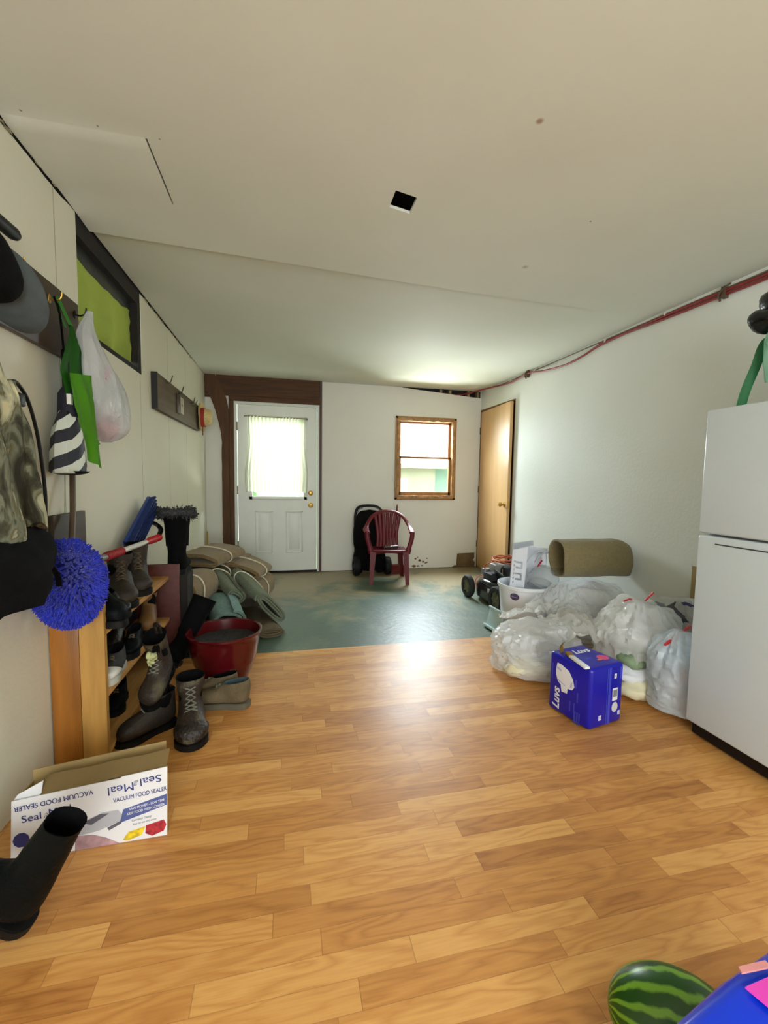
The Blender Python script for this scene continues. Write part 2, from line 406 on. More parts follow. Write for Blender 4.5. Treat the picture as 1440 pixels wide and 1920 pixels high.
# ceiling: boards with slight sag, a square cut-out, a loose corner
def zc(x, y):
    z = H + 0.004*math.sin(y*2.1+0.6)*math.cos(x*0.9)
    if 1.95 < y < 2.55: z -= 0.020*((y-1.95)/0.6)**2*max(0.0, min(1.0, (2.3-x)/1.2))
    if x < -0.47 and 1.757 < y < 2.163: z -= 0.008*min(1, (y-1.757)/0.02)*min(1, (-0.47-x)/0.02)
    if y > 4.95: z -= 0.004
    return z
m_ = MB()
xs_ = [XL+0.004, -0.7, -0.48, -0.473, -0.3, 0, 0.2, 0.35, 0.44, 0.539, 0.7, 1.0, 1.3, 1.6, 1.9, 2.2, 2.4, XR]
ys_ = [YF, -1.5, -0.5, 0.3, 0.8, 1.2, 1.5, 1.70, 1.756, 1.758, 1.79, 1.82, 1.87, 1.933, 2.05, 2.163, 2.2, 2.26, 2.32, 2.38, 2.44, 2.49, 2.53, 2.549, 2.553, 2.6, 2.7, 2.9, 3.2, 3.6, 4.0, 4.4, 4.8, 4.94, 4.96, 5.2, YB]
m_.panel(xs_, ys_, [(0.44, 0.539, 1.82, 1.933), (-0.479, -0.473, 1.758, 2.163)], lambda u, v: V((u, v, 0)), (0, 0, 1), 0.012,
         warp=lambda c: V((c.x, c.y + (0.012*(c.x-0.49)/0.05 if (0.43 < c.x < 0.55 and 1.81 < c.y < 1.94) else 0) + 0.08*(c.x-0.6)*math.exp(-((c.y-2.55)/0.35)**2), c.z+zc(c.x, c.y))))
ceil = tag(m_.build('ceiling', ceiling_mat()), kind='structure')
MB().box((XL-0.2, YF-0.1, 2.50), (XR+0.2, YB+0.2, 2.56)).build('attic_boards', M_VOID, ceil, smooth=False)
# tilted leftover scrap seen inside the cut-out
MB().prism([(0.49, 1.835), (0.535, 1.83), (0.525, 1.862), (0.512, 1.855)], 2.383, 2.386).build('torn_board_scrap', mat('grey_paper', (150, 150, 130)), ceil)

# left wall: thin painted panel with a ragged top, dark framing behind, clerestory opening
WY0, WY1, WZ0 = 2.290, 3.178, 1.835
def wtop(y):
    if y > 4.4: return H-0.004
    k = 0.010 + 0.012*abs(noise.noise(V((y*3.1, 0, 0)))) + 0.006*noise.noise(V((y*17, 3, 0)))
    if y < 2.2: k += 0.010
    return H-max(0.004, k)
ysl = [YF+0.1*i for i in range(0, 35)] + [1.2+0.04*i for i in range(0, 60)] + [3.7, 3.9, 4.1, 4.3, 4.5, 5.0, YB]
m_ = MB(); m_.panel(ysl, [0.004, 1.0, 2.36], [(WY0, WY1, WZ0, 2.36)], lambda u, v: V((XL, u, v)), (-1, 0, 0), 0.012,
                    warp=lambda c: V((c.x, c.y, wtop(c.y) if c.z > 2.3 else c.z)))
wl = tag(m_.build('wall_left', M_WL, smooth=False), kind='structure')
m_ = MB(); m_.panel([YF, YB+0.1], [-0.02, 2.52], [(WY0+0.03, WY1-0.055, WZ0+0.035, 2.30)], lambda u, v: V((XL-0.0125, u, v)), (-1, 0, 0), 0.10)
m_.build('wall_framing', M_VOID, wl, smooth=False)
# paper tape and dried filler hanging along the ceiling joint
m_ = MB()
for i in range(26):
    y = 1.25 + i*0.135 + random.uniform(-0.04, 0.04)
    if WY0-0.05 < y < WY1+0.02: continue
    if y > 3.2 or random.random() < 0.45:
        l = random.uniform(0.02, 0.09); z = H-random.uniform(0.002, 0.016)
        m_.grid(lambda a, b: V((XL+0.004+0.004*math.sin(a*9), y+a*l, z-0.010*b-0.004*noise.noise(V((a*4, y, b))))), 6, 2, 0.0015)
m_.build('joint_tape', mat('yellowed_tape', (196, 184, 148), 0.8), wl)

# back wall
def hz(c):
    if c.z > 2.2 and 1.44 < c.x and c.z < 2.36: return V((c.x, c.y, 2.350-0.078*(c.x-1.46)/(XR-1.46)+0.006*noise.noise(V((c.x*14, 0, 0)))))
    return c
xb = [XL, -0.6, 0.5, 1.0] + [1.46+0.06*i for i in range(1, 18)] + [XR]
DZ1 = 2.07
m_ = MB(); m_.panel(xb, [0.018, 2.2, H+0.004], [(-0.60, 0.405, 0.0, DZ1), (1.385, 2.195, 0.925, 1.975), (1.46, XR-0.01, 2.30, H+0.004)],
                    lambda u, v: V((u, YB, v)), (0, 1, 0), 0.012, warp=hz)
wb = tag(m_.build('wall_back', M_WB, smooth=False), kind='structure')
m_ = MB(); m_.panel([XL-0.1, XR+0.1], [-0.02, 2.52], [(-0.60, 0.405, -0.02, DZ1), (1.40, 2.18, 0.94, 1.96), (1.42, XR-0.03, 2.24, 2.40)], lambda u, v: V((u, YB+0.0125, v)), (0, 1, 0), 0.10)
m_.build('wall_framing', mat('old_framing', (62, 52, 38), 0.9, var=0.3), wb, smooth=False)
MB().box((1.38, YB+0.10, 2.2), (XR, YB+0.16, 2.45)).build('dark_cavity_board', M_VOID, wb, smooth=False)
m_ = MB()
for x in (1.97, 2.10, 2.36, 2.50): m_.box((x, YB+0.02, 2.27), (x+0.035, YB+0.09, 2.36))
m_.build('joist_ends', mat('raw_joist', (150, 128, 92), 0.8, var=0.2), wb, smooth=False)
# broken drywall near the floor: exposed brown board, chipped spots, ragged lower edge
m_ = MB(); m_.prism([(2.262, 0.02), (2.27, 0.182), (2.30, 0.186), (2.521, 0.19), (2.522, 0.12), (2.50, 0.09), (2.535, 0.06), (2.53, 0.0), (2.20, 0.0), (2.24, 0.03)], 0, 0.004, M=T((0, YB, 0), 0, PI/2))
m_.build('exposed_brown_board', mat('bare_brown_board', (112, 92, 62), 0.85, var=0.25, vs=9), wb, smooth=False)
m_ = MB()
for (x, z, r) in ((1.68, 0.125, 0.022), (1.74, 0.10, 0.03), (1.79, 0.085, 0.022), (1.84, 0.13, 0.02), (1.83, 0.07, 0.025), (1.71, 0.145, 0.012), (1.78, 0.03, 0.02), (1.66, 0.028, 0.03), (1.72, 0.028, 0.024)):
    n = 9; m_.prism([(x+r*math.cos(2*PI*i/n)*random.uniform(0.5, 1.2), z+r*0.6*math.sin(2*PI*i/n)*random.uniform(0.5, 1.2)) for i in range(n)], 0, 0.0025, M=T((0, YB, 0), 0, PI/2))
m_.build('chipped_paint', mat('chipped_board', (120, 88, 62), 0.9, var=0.6, vs=40), wb, smooth=False)

# right wall
D2Y0, D2Y1, D2Z = 4.548, 5.43, 2.105
m_ = MB(); m_.panel([YF, YB+0.1], [0.0, H+0.01], [(D2Y0, D2Y1, 0.0, D2Z)], lambda u, v: V((XR, u, v)), (1, 0, 0), 0.11)
wr = tag(m_.build('wall_right', M_WR, smooth=False), kind='structure')
MB().box((XR+0.10, 4.4, -0.02), (XR+0.13, 5.55, 2.3)).build('room_beyond_panel', M_VOID, wr, smooth=False)
# wall behind the camera with an opening added to carry the fill light
m_ = MB(); m_.panel([XL-0.1, XR+0.1], [0.0, 2.52], [(-0.85, 1.25, 0.45, 2.15)], lambda u, v: V((u, YF, v)), (0, -1, 0), 0.1)
tag(m_.build('wall_front', M_WB, smooth=False), kind='structure')

# dark timber around the entry door
MP = Matrix(((1, 0, 0, 0), (0, 0, 1, 0), (0, 1, 0, 0), (0, 0, 0, 1)))   # (x,z) polygon, extruded along y
def xz(poly, y0, y1, mb): 
    return mb.prism(poly, y0, y1, M=MP)
m_ = MB(); xz([(-0.735+0.006*noise.noise(V((i*0.9, 0, 0))), i*0.1) for i in range(0, 16)] + [(-0.730, 1.575), (-0.742, 1.70), (-0.768, 1.82), (-0.80, 1.95), (-0.85, 2.09), (-0.895, 2.19), (-0.917, 2.27), (-0.917, 2.355), (-0.80, 2.355), (-0.74, 2.24), (-0.685, 2.11), (-0.652, 1.95), (-0.652, 0.0)], YB-0.045, YB-0.001, m_)
tag(m_.build('trim_1', M_DARKWOOD, smooth=False), kind='structure')
m_ = MB(); m_.box((-0.652, YB-0.032, 0), (-0.60, YB-0.001, 2.07), bev=0.003); tag(m_.build('trim_2', M_DARKWOOD, smooth=False), kind='structure')
m_ = MB(); m_.box((-0.79, YB-0.035, 2.128), (0.402, YB-0.001, 2.366), bev=0.003); m_.box((-0.652, YB-0.045, 2.072), (0.402, YB-0.001, 2.126), bev=0.004); m_.box((-0.915, YB-0.03, 2.10), (-0.81, YB-0.001, 2.365))
tag(m_.build('trim_3', M_DARKWOODH, smooth=False), kind='structure')
m_ = MB(); m_.box((0.405, YB-0.022, 0), (0.435, YB-0.001, 2.366), bev=0.003); tag(m_.build('trim_4', mat('red_brown_edge', (70, 38, 26), 0.5, var=0.4, vs=12), smooth=False), kind='structure')

# entry door
d1 = tag(bpy.data.objects.new('door_1', None), kind='structure'); link(d1); d1.location = (-0.08, YB, 0)
FY = YB+0.004
m_ = MB(); m_.panel([-0.562, 0.375], [0.022, 2.035], [(-0.405, 0.225, 0.935, 1.885)], lambda u, v: V((u, FY, v)), (0, 1, 0), 0.045)
m_.build('door_slab', M_WHITEPAINT, d1, True, smooth=False)
m_ = MB()
for (a, b_, c, d) in ((-0.60, -0.568, 0.0, 2.07), (0.380, 0.405, 0.0, 2.07)): m_.box((a, FY-0.012, c), (b_, FY+0.06, d), bev=0.002)
m_.box((-0.568, FY-0.012, 2.04), (0.380, FY+0.06, 2.07), bev=0.002)
m_.build('door_frame', M_WHITEPAINT, d1, True, smooth=False)
m_ = MB(); m_.box((-0.60, FY-0.01, -0.004), (0.405, FY+0.08, 0.02)); m_.build('threshold', M_VOID, d1, True, smooth=False)
def ringframe(mb, x0, x1, z0, z1, wd, y0, y1, bev=0.003):
    mb.box((x0, y0, z0), (x0+wd, y1, z1), bev=bev); mb.box((x1-wd, y0, z0), (x1, y1, z1), bev=bev)
    mb.box((x0, y0, z0), (x1, y1, z0+wd), bev=bev); mb.box((x0, y0, z1-wd), (x1, y1, z1), bev=bev)
m_ = MB(); ringframe(m_, -0.435, 0.255, 0.905, 1.915, 0.042, FY-0.012, FY+0.01, 0.005); m_.build('glazing_frame', M_WHITEPAINT, d1, True)
for (a, b_) in ((-0.362, -0.158), (0.000, 0.205)):
    m_ = MB(); ringframe(m_, a, b_, 0.246, 0.768, 0.018, FY-0.006, FY+0.01, 0.004); m_.box((a+0.04, FY-0.004, 0.286), (b_-0.04, FY+0.01, 0.728), bev=0.003)
    m_.build('raised_panel', M_WHITEPAINT, d1, True)
MB().box((-0.40, FY+0.012, 0.94), (0.22, FY+0.018, 1.88)).build('window_pane', glass_mat(), d1, True, smooth=False)
RY = Euler((PI/2, 0, 0)).to_matrix().to_4x4()
def knob(parent, x, z, y, r, name, both=True):
    m_ = MB(); m_.lathe([(0.0, 0), (r*1.05, 0), (r*1.05, 0.006), (r*0.35, 0.01), (r*0.35, 0.03), (r*0.75, 0.036), (r*0.9, 0.05), (r*0.72, 0.064), (0.0, 0.068)] if both else [(0, 0), (r, 0), (r, 0.012), (r*0.6, 0.016), (0, 0.017)], 24, M=Matrix.Translation((x, y, z)) @ RY)
    return m_.build(name, M_BRASS, parent, True)
knob(d1, 0.300, 0.841, FY, 0.031, 'door_knob'); knob(d1, 0.300, 0.990, FY, 0.030, 'deadbolt', False)
m_ = MB()
for z in (0.35, 1.02, 1.78): m_.box((-0.572, FY-0.014, z-0.05), (-0.560, FY-0.002, z+0.05))
m_.build('hinges', mat('dull_hinge', (110, 90, 60), 0.4, 0.8), d1, True)

# sheer curtain on the door
ct = thing('curtain', 'sheer pale striped curtain gathered on a thin rod over the entry door window', 'curtain', (-0.1, YB-0.03, 1.9))
def cf(a, b):
    wdt = interp([(0, 0.345), (0.35, 0.33), (0.75, 0.375), (1, 0.362)], a); x = -0.107 + (b-0.5)*2*wdt
    y = YB-0.034 - 0.011*math.sin(b*PI*34+1.5*math.sin(b*9))*(0.45+0.55*a) - 0.006*math.sin(b*11)
    return V((x, y, 1.905-0.90*a + (0.012*math.sin(b*23) if a > 0.98 else 0) - 0.02*abs(b-0.5)*a))
m_ = MB(); m_.grid(cf, 26, 170)
_cm, _nt, _b = new_mat('sheer_curtain'); _N = _nt.nodes; _L = _nt.links
_tc = _N.new('ShaderNodeTexCoord'); _sp = _N.new('ShaderNodeSeparateXYZ'); _L.new(_tc.outputs['Object'], _sp.inputs[0])
_n = _N.new('ShaderNodeTexNoise'); _n.inputs['Scale'].default_value = 1; _cb = _N.new('ShaderNodeCombineXYZ')
_ml = _N.new('ShaderNodeMath'); _ml.operation = 'MULTIPLY'; _ml.inputs[1].default_value = 22; _L.new(_sp.outputs[0], _ml.inputs[0]); _L.new(_ml.outputs[0], _cb.inputs[0]); _L.new(_cb.outputs[0], _n.inputs['Vector'])
_cr = _N.new('ShaderNodeValToRGB'); _cr.color_ramp.elements[0].position = 0.35; _cr.color_ramp.elements[1].position = 0.65
_cr.color_ramp.elements[0].color = lin((226, 218, 198)); _cr.color_ramp.elements[1].color = lin((222, 230, 216)); _L.new(_n.outputs['Fac'], _cr.inputs[0])
_tl = _N.new('ShaderNodeBsdfTranslucent'); _tr = _N.new('ShaderNodeBsdfTransparent'); _m1 = _N.new('ShaderNodeMixShader'); _m1.inputs[0].default_value = 0.34
_m2 = _N.new('ShaderNodeMixShader'); _m2.inputs[0].default_value = 0.05
_L.new(_cr.outputs[0], _b.inputs['Base Color']); _L.new(_cr.outputs[0], _tl.inputs[0]); _b.inputs['Roughness'].default_value = 0.9
_L.new(_b.outputs[0], _m1.inputs[1]); _L.new(_tl.outputs[0], _m1.inputs[2]); _L.new(_m1.outputs[0], _m2.inputs[1]); _L.new(_tr.outputs[0], _m2.inputs[2]); _L.new(_m2.outputs[0], _N['Material Output'].inputs[0])
m_.build('curtain_fabric', _cm, ct, True)
MB().tube([(-0.482, YB-0.012, 1.897), (-0.482, YB-0.034, 1.899), (0.262, YB-0.034, 1.893), (0.262, YB-0.012, 1.891)], 0.006, 8).build('curtain_rod', mat('curtain_rod_metal', (140, 132, 100), 0.5, 0.4), ct, True)

# double-hung window in the back wall
w1 = tag(bpy.data.objects.new('window_1', None), kind='structure'); link(w1); w1.location = (1.79, YB, 1.45)
X0, X1, Z0, Z1 = 1.375, 2.207, 0.912, 1.990
m_ = MB(); ringframe(m_, X0, X1, Z0, Z1, 0.032, YB-0.020, YB-0.001, 0.004)
m_.build('window_casing', M_WOODTRIM, w1, True)
m_ = MB(); ringframe(m_, X0+0.024, X1-0.024, Z0+0.024, Z1-0.024, 0.030, YB-0.026, YB+0.02, 0.0)
bmesh.ops.subdivide_edges(m_.bm, edges=m_.bm.edges[:], cuts=12, use_grid_fill=True); m_.disp(0.012, 26, 2.0)
m_.build('foam_sealant', M_GUNK, w1, True)
m_ = MB(); ringframe(m_, X0+0.028, X1-0.028, Z0+0.028, Z1-0.028, 0.030, YB-0.004, YB+0.10, 0.002); m_.build('window_jamb', M_WOODTRIM, w1, True, smooth=False)
def sash(nm, z0, z1, y):
    m_ = MB(); x0, x1 = X0+0.058, X1-0.058
    m_.box((x0, y, z0), (x0+0.030, y+0.03, z1), bev=0.002); m_.box((x1-0.030, y, z0), (x1, y+0.03, z1), bev=0.002)
    m_.box((x0, y, z0), (x1, y+0.03, z0+(0.045 if z0 < 1.2 else 0.018)), bev=0.002); m_.box((x0, y, z1-0.026), (x1, y+0.03, z1), bev=0.002)
    s = m_.build(nm, mat('pinkish_sash_wood', (176, 126, 92), 0.5, var=0.1) if z0 > 1.2 else M_WOODTRIM, w1, True, smooth=False)
    MB().box((x0+0.02, y+0.012, z0+0.01), (x1-0.02, y+0.016, z1-0.01)).build('window_pane', glass_mat(), s, True, smooth=False)
sash('upper_sash', 1.455, 1.934, YB+0.055); sash('lower_sash', 0.970, 1.478, YB+0.018)

# clerestory opening in the left wall, covered outside by a lime green cloth
w2 = tag(bpy.data.objects.new('window_2', None), kind='structure'); link(w2); w2.location = (XL, 2.73, 2.1)
m_ = MB()
m_.box((XL-0.06, WY1-0.060, WZ0), (XL-0.004, WY1-0.002, 2.36)); m_.box((XL-0.05, WY0, 2.27), (XL-0.006, WY1-0.05, 2.36)); m_.box((XL-0.05, WY0, WZ0+0.001), (XL-0.004, WY1-0.05, WZ0+0.022)); m_.box((XL-0.05, WY0+0.002, WZ0), (XL-0.012, WY0+0.03, 2.36))
m_.build('window_frame', M_VOID, w2, True, smooth=False)
MB().grid(lambda a, b: V((XL-0.040-0.006*math.sin(a*9)*b, WY0+0.02+(WY1-WY0-0.06)*a, 2.30-(0.085+0.03*math.sin(a*PI))*(1-0.2*noise.noise(V((a*6, 0, 1))))*b)), 24, 8).build('plastic_sheeting', mat('grey_plastic_sheet', (48, 52, 50), 0.35, var=0.3, bump=0.6, bs=12), w2, True)
def gf(a, b):
    return V((XL-0.062-0.018*math.sin(a*17+b*2)*(0.4+b)-0.012*noise.noise(V((a*5, b*7, 2))), WY0+0.02+(WY1-WY0-0.05)*a, 2.32-(0.455-0.035*(a > 0.72)*min(1, (a-0.72)*12) + 0.008*math.sin(a*30))*b))
gc = MB().grid(gf, 60, 30).build('green_cloth', film('lime_cloth', (66, 68, 24), 0.75, 0.0, 0.9, 10, 0.3), w2, True)
MB().box((XL-0.10, WY0, WZ0+0.01), (XL-0.096, WY1, 2.35)).build('window_pane', glass_mat(), w2, True, smooth=False)

# flush wooden door in the right wall, a little ajar
d2 = tag(bpy.data.objects.new('door_2', None), kind='structure'); link(d2); d2.location = (XR, 5.425, 0); d2.rotation_euler = (0, 0, math.radians(-3.6))
m_ = MB(); m_.box((0.0, -0.868, 0.012), (0.036, 0.0, 2.088), bev=0.002)
m_.build('door_slab', mat('pale_birch_veneer', (214, 172, 118), 0.42, var=0.07, vs=2, stretch=(5, 5, 0.6)), d2, smooth=False)
m_ = MB(); m_.lathe([(0, 0), (0.032, 0), (0.032, 0.006), (0.011, 0.012), (0.011, 0.034), (0.024, 0.042), (0.028, 0.055), (0.020, 0.068), (0, 0.071)], 24, M=Matrix.Translation((0, -0.80, 0.903)) @ Euler((0, -PI/2, 0)).to_matrix().to_4x4())
m_.build('door_knob', M_BRASS, d2)
MB().box((0.006, -0.870, 0.86), (0.030, -0.867, 0.95)).build('latch_plate', M_BRASS, d2)
d2f = tag(bpy.data.objects.new('trim_5', None), kind='structure'); link(d2f); d2f.location = (XR, 5.0, 0)
m_ = MB(); m_.box((XR-0.004, D2Y0-0.004, 0), (XR+0.10, D2Y0+0.006, D2Z+0.004)); m_.box((XR-0.004, D2Y0-0.004, D2Z-0.006), (XR+0.10, D2Y1+0.004, D2Z+0.012)); m_.box((XR-0.004, D2Y1-0.004, 0), (XR+0.10, D2Y1+0.012, D2Z))
m_.build('door_frame', mat('brown_jamb', (120, 78, 44), 0.5, var=0.3, vs=10), d2f, True, smooth=False)
m_ = MB()
for z in (0.32, 1.06, 1.84): m_.tube([(XR-0.008, 5.432, z-0.045), (XR-0.008, 5.432, z+0.045)], 0.007, 8)
m_.build('hinges', mat('dark_brass_hinge', (92, 66, 40), 0.4, 0.7), d2f, True)

# outdoors seen through the panes
m_ = MB(); m_.box((-15, 5.65, -0.5), (20, 40, -0.25)); tag(m_.build('ground_outside', mat('grass', (120, 140, 84), 0.9, var=0.3, vs=3), smooth=False), kind='structure')
hs = thing('shed', 'pale shed with a green door outside, seen through the lower window pane', 'shed', (3.9, 11, -0.25))
MB().box((2.0, 10.6, -0.25), (3.75, 13, 1.45)).build('wall', mat('pale_siding', (176, 168, 146), 0.8, var=0.05), hs, True, smooth=False)
MB().box((3.75, 10.9, -0.25), (5.4, 13, 1.45)).build('side_wall', mat('mint_siding', (150, 176, 160), 0.8, var=0.05), hs, True, smooth=False)
MB().box((1.8, 10.3, 1.45), (5.7, 13.3, 1.56)).build('roof', mat('shed_roof', (170, 166, 140), 0.8), hs, True, smooth=False)
MB().box((2.3, 10.55, 0.6), (3.0, 10.62, 1.2)).build('window', mat('pale_shed_window', (225, 232, 235), 0.3), hs, True, smooth=False)
m_ = MB(); m_.ell((0, 0, 1.4), (2.2, 0.8, 1.9), nseg=64, nr=40); m_.disp(0.45, 2.0, 3.0); m_.disp(0.25, 6.0, 5.0); m_.disp(0.12, 16.0, 2.0)
b_ = m_.build('hedge', mat('leaves', (104, 150, 88), 0.8, var=0.4, vs=9)); b_.location = (-0.75, 9.6, -0.25); tag(b_, 'green leafy hedge outside, seen through the curtain of the entry door', 'hedge')
# ------------------------------------------------------------------ shoe rack and what stands on and around it
M_PINE = mat('stained_pine', (186, 140, 72), 0.45, var=0.22, vs=2.5, stretch=(10, 10, 1), bump=0.1, bs=30)
M_PINEH = mat('stained_pine_shelf', (198, 148, 84), 0.45, var=0.25, vs=2.5, stretch=(12, 1, 12), bump=0.1, bs=30)
M_PINE2 = mat('orange_pine', (150, 94, 32), 0.4, var=0.35, vs=2.2, stretch=(8, 8, 0.8), bump=0.1, bs=30)
M_REDWOOD = mat('dark_red_plywood', (84, 30, 20), 0.6, var=0.25, vs=4, stretch=(8, 1, 8))
rack = thing('shoe_rack', 'low open wooden shoe rack of stained boards along the left wall', 'shoe rack', (-0.82, 2.4, 0))
RY0, RY1, RXF = 1.912, 2.93, -0.720
MB().box((-0.915, RY0, 0.0), (-0.812, RY0+0.024, 0.635), bev=0.002).build('side_board', M_PINE2, rack, True)
MB().prism([(-0.810, 0.0), (RXF, 0.0), (RXF, 0.672), (-0.738, 0.672), (-0.810, 0.655)], -RY0-0.026, -RY0, M=Matrix(((1, 0, 0, 0), (0, 0, -1, 0), (0, 1, 0, 0), (0, 0, 0, 1)))).build('front_side_board', M_PINE, rack, True, smooth=False)
for z in (0.040, 0.287, 0.552):
    MB().box((-0.915, RY0+0.026, z-0.024), (RXF, RY1-0.02, z), bev=0.002).build('shelf', M_PINEH, rack, True)
MB().box((-0.915, RY1-0.02, 0.0), (RXF+0.06, RY1, 0.625), bev=0.002).build('side_board', M_REDWOOD, rack, True)
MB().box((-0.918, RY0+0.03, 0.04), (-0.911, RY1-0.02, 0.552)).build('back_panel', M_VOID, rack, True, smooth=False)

def foot_outline(L, W, n=28, k=1.0):
    """sole outline: heel at x=0, toe at x=L"""
    tab = [(0, 0.10), (0.03, 0.25), (0.10, 0.34), (0.2, 0.36), (0.4, 0.32), (0.55, 0.38), (0.70, 0.47), (0.82, 0.46), (0.92, 0.34), (0.98, 0.18), (1.0, 0.06)]
    a = [(x*L, interp(tab, x)*W*k) for x in [0, 0.02, 0.05, 0.1, 0.2, 0.3, 0.4, 0.5, 0.6, 0.7, 0.8, 0.87, 0.93, 0.97, 0.99, 1.0]]
    return [(x, -y) for x, y in a] + [(x, y) for x, y in reversed(a)]

def boot(name, label, cat, L, Hh, W, loc, rot, m_up, m_sole, group=None, lace=None, fur=None, shaftw=1.0, low=False, open_=True, lining=None, flop=0.0, toecap=None, sole_t=0.024):
    """footwear: heel at local origin, toe along +x; sections run from the collar down round the heel to the toe"""
    t = thing(name, label, cat, loc, rot, group)
    s = sole_t; h = Hh
    if low:
        sec = [((0.46, h*0.80), (0.01, h*0.98), 0.62), ((0.50, h*0.72), (-0.015, h*0.78), 0.70), ((0.56, h*0.66), (-0.01, h*0.48), 0.78), ((0.60, h*0.60), (0.0, 0.02), 0.80)]
    else:
        sec = []
        for i in range(6):
            q = i/5; z = h-(h-0.125)*q
            sec.append(((0.44*shaftw+(0.42-0.44*shaftw)*q - flop*(1-q)*0.5, z), (-0.02*(shaftw-1)*3*(1-q)+0.02+flop*(1-q)*0.3, z+0.012*(1-q)), (0.86*shaftw)*(1-q)+0.72*q))
        sec += [((0.46, 0.118), (0.0, 0.075), 0.74), ((0.53, 0.108), (-0.005, 0.035), 0.78)]
    sec += [((0.60, 0.098 if not low else h*0.58), (0.04, 0.004), 0.82), ((0.68, 0.086 if not low else h*0.54), (0.26, 0.0), 0.86), ((0.78, 0.076 if not low else h*0.50), (0.55, 0.0), 0.98),
            ((0.88, 0.066 if not low else h*0.44), (0.78, 0.0), 0.98), ((0.95, 0.054 if not low else h*0.36), (0.92, 0.0), 0.72), ((0.99, 0.030), (0.985, 0.004), 0.30)]
    rings = []; n = 20
    for (fx, fz), (bx, bz), wd in sec:
        F = V((fx*L, 0, fz+s)); B = V((bx*L, 0, bz+s)); c = (F+B)/2; a = (F-B)/2
        rings.append([c + a*math.copysign(abs(math.cos(2*PI*k/n))**0.85, math.cos(2*PI*k/n)) + V((0, 1, 0))*wd*W/2*math.copysign(abs(math.sin(2*PI*k/n))**0.85, math.sin(2*PI*k/n)) for k in range(n)])
    m_ = MB(); m_.loft(rings, cap0=not open_); m_.disp(0.007, 18, loc[0]*7+loc[1]); m_.disp(0.003, 55, loc[1])
    up = m_.build('upper', m_up, t, sub=1)
    if open_:
        r0 = rings[0]; c = sum(r0, V())/n; dep = min(0.6*h, h-0.05)
        d = V((0.02*L, 0, -dep)); inner = []
        for kk, q in ((1.0, 0.0), (0.93, 0.02), (0.88, 0.3), (0.78, 1.0)):
            inner.append([c + (p-c)*kk + d*q for p in r0])
        m_ = MB(); m_.loft(inner, cap0=False, cap1=True); m_.build('lining', lining or M_BLACKCLOTH, t)
    m_ = MB(); m_.prism(foot_outline(L*1.03, W*1.04), 0.0, s+0.006, M=Matrix.Translation((-0.012*L, 0, 0)), bev=0.003); m_.build('sole', m_sole, t)
    if lace:
        m_ = MB(); pts = [((0.60, 0.098 if not low else h*0.585), 0.55), ((0.54, 0.106 if not low else h*0.66), 0.5), ((0.49, 0.118 if not low else h*0.73), 0.46)]
        if not low: pts += [((0.445, z), 0.40) for z in (0.14, 0.165, 0.19) if z < h-0.01]
        for i in range(len(pts)-1):
            (x, z), wd = pts[i]; (x2, z2), w2_ = pts[i+1]
            for sg in (-1, 1):
                m_.tube([(x*L-0.008, sg*wd*W*0.35, z+s-0.004), (x*L*0.5+x2*L*0.5+0.006, 0, (z+z2)/2+s+0.006), (x2*L-0.008, -sg*w2_*W*0.35, z2+s-0.004)], 0.0028, 6)
        m_.build('laces', lace, t)
    if toecap:
        rr = [[p + (p-sum(r, V())/n).normalized()*0.003 for p in r] for r in rings[-4:]]
        m_ = MB(); m_.loft(rr, cap0=False); m_.build('toe_cap', toecap, t, sub=1)
    if fur:
        m_ = MB(); r0 = rings[0]; c = sum(r0, V())/n
        for q in range(1500):
            k = random.uniform(0, n); i = int(k); f = k-i; p = r0[i]*(1-f) + r0[(i+1) % n]*f; o = (p-c).normalized()
            z = random.uniform(-0.034, 0.014); bb = p*1.0 + V((0, 0, z)) + o*random.uniform(-0.006, 0.010)
            tip = bb + (o*random.uniform(0.3, 1) + V((random.uniform(-.5, .5), random.uniform(-.5, .5), random.uniform(-.7, .9)))).normalized()*random.uniform(0.022, 0.040)
            m_.tube([bb, (bb+tip)/2+V((0, 0, 0.002)), tip], [0.0022, 0.0016, 0.0003], 4)
        rg = [c + (p-c)*1.06 + V((0, 0, -0.008)) for p in r0]
        m_.tube(rg, 0.024, 8, loop=True); m_.disp(0.010, 50, 1)
        m_.build('fur_trim', fur, t)
    return t

M_RUB = mat('black_rubber', (10, 10, 11), 0.6, var=0.2, spec=0.25)
M_BRLEA = mat('worn_brown_leather', (40, 31, 22), 0.6, var=0.35, vs=12, bump=0.4, bs=70)
M_BRLEA2 = mat('greasy_dark_leather', (34, 26, 20), 0.42, var=0.5, vs=16, bump=0.6, bs=80)
M_MUD = mat('muddy_leather', (42, 32, 23), 0.6, col2=(92, 84, 62), thr=(0.52, 0.70), vs=11, bump=0.6, bs=70)
M_TAN = mat('dusty_tan_suede', (102, 88, 62), 0.85, var=0.25, vs=14, bump=0.4, bs=90)
M_LACE = mat('brown_lace', (92, 78, 58), 0.8); M_LACEG = mat('grey_lace', (120, 118, 104), 0.8)
M_BLKLEA = mat('black_leather', (7, 12, 13), 0.55, var=0.3, vs=10, bump=0.3, bs=50, spec=0.10)
M_BLUELIN = mat('faded_blue_lining', (66, 82, 92), 0.9, var=0.3, vs=20)
M_FUR = mat('grey_black_fur', (60, 60, 62), 0.9, var=0.7, vs=90)
R = math.radians

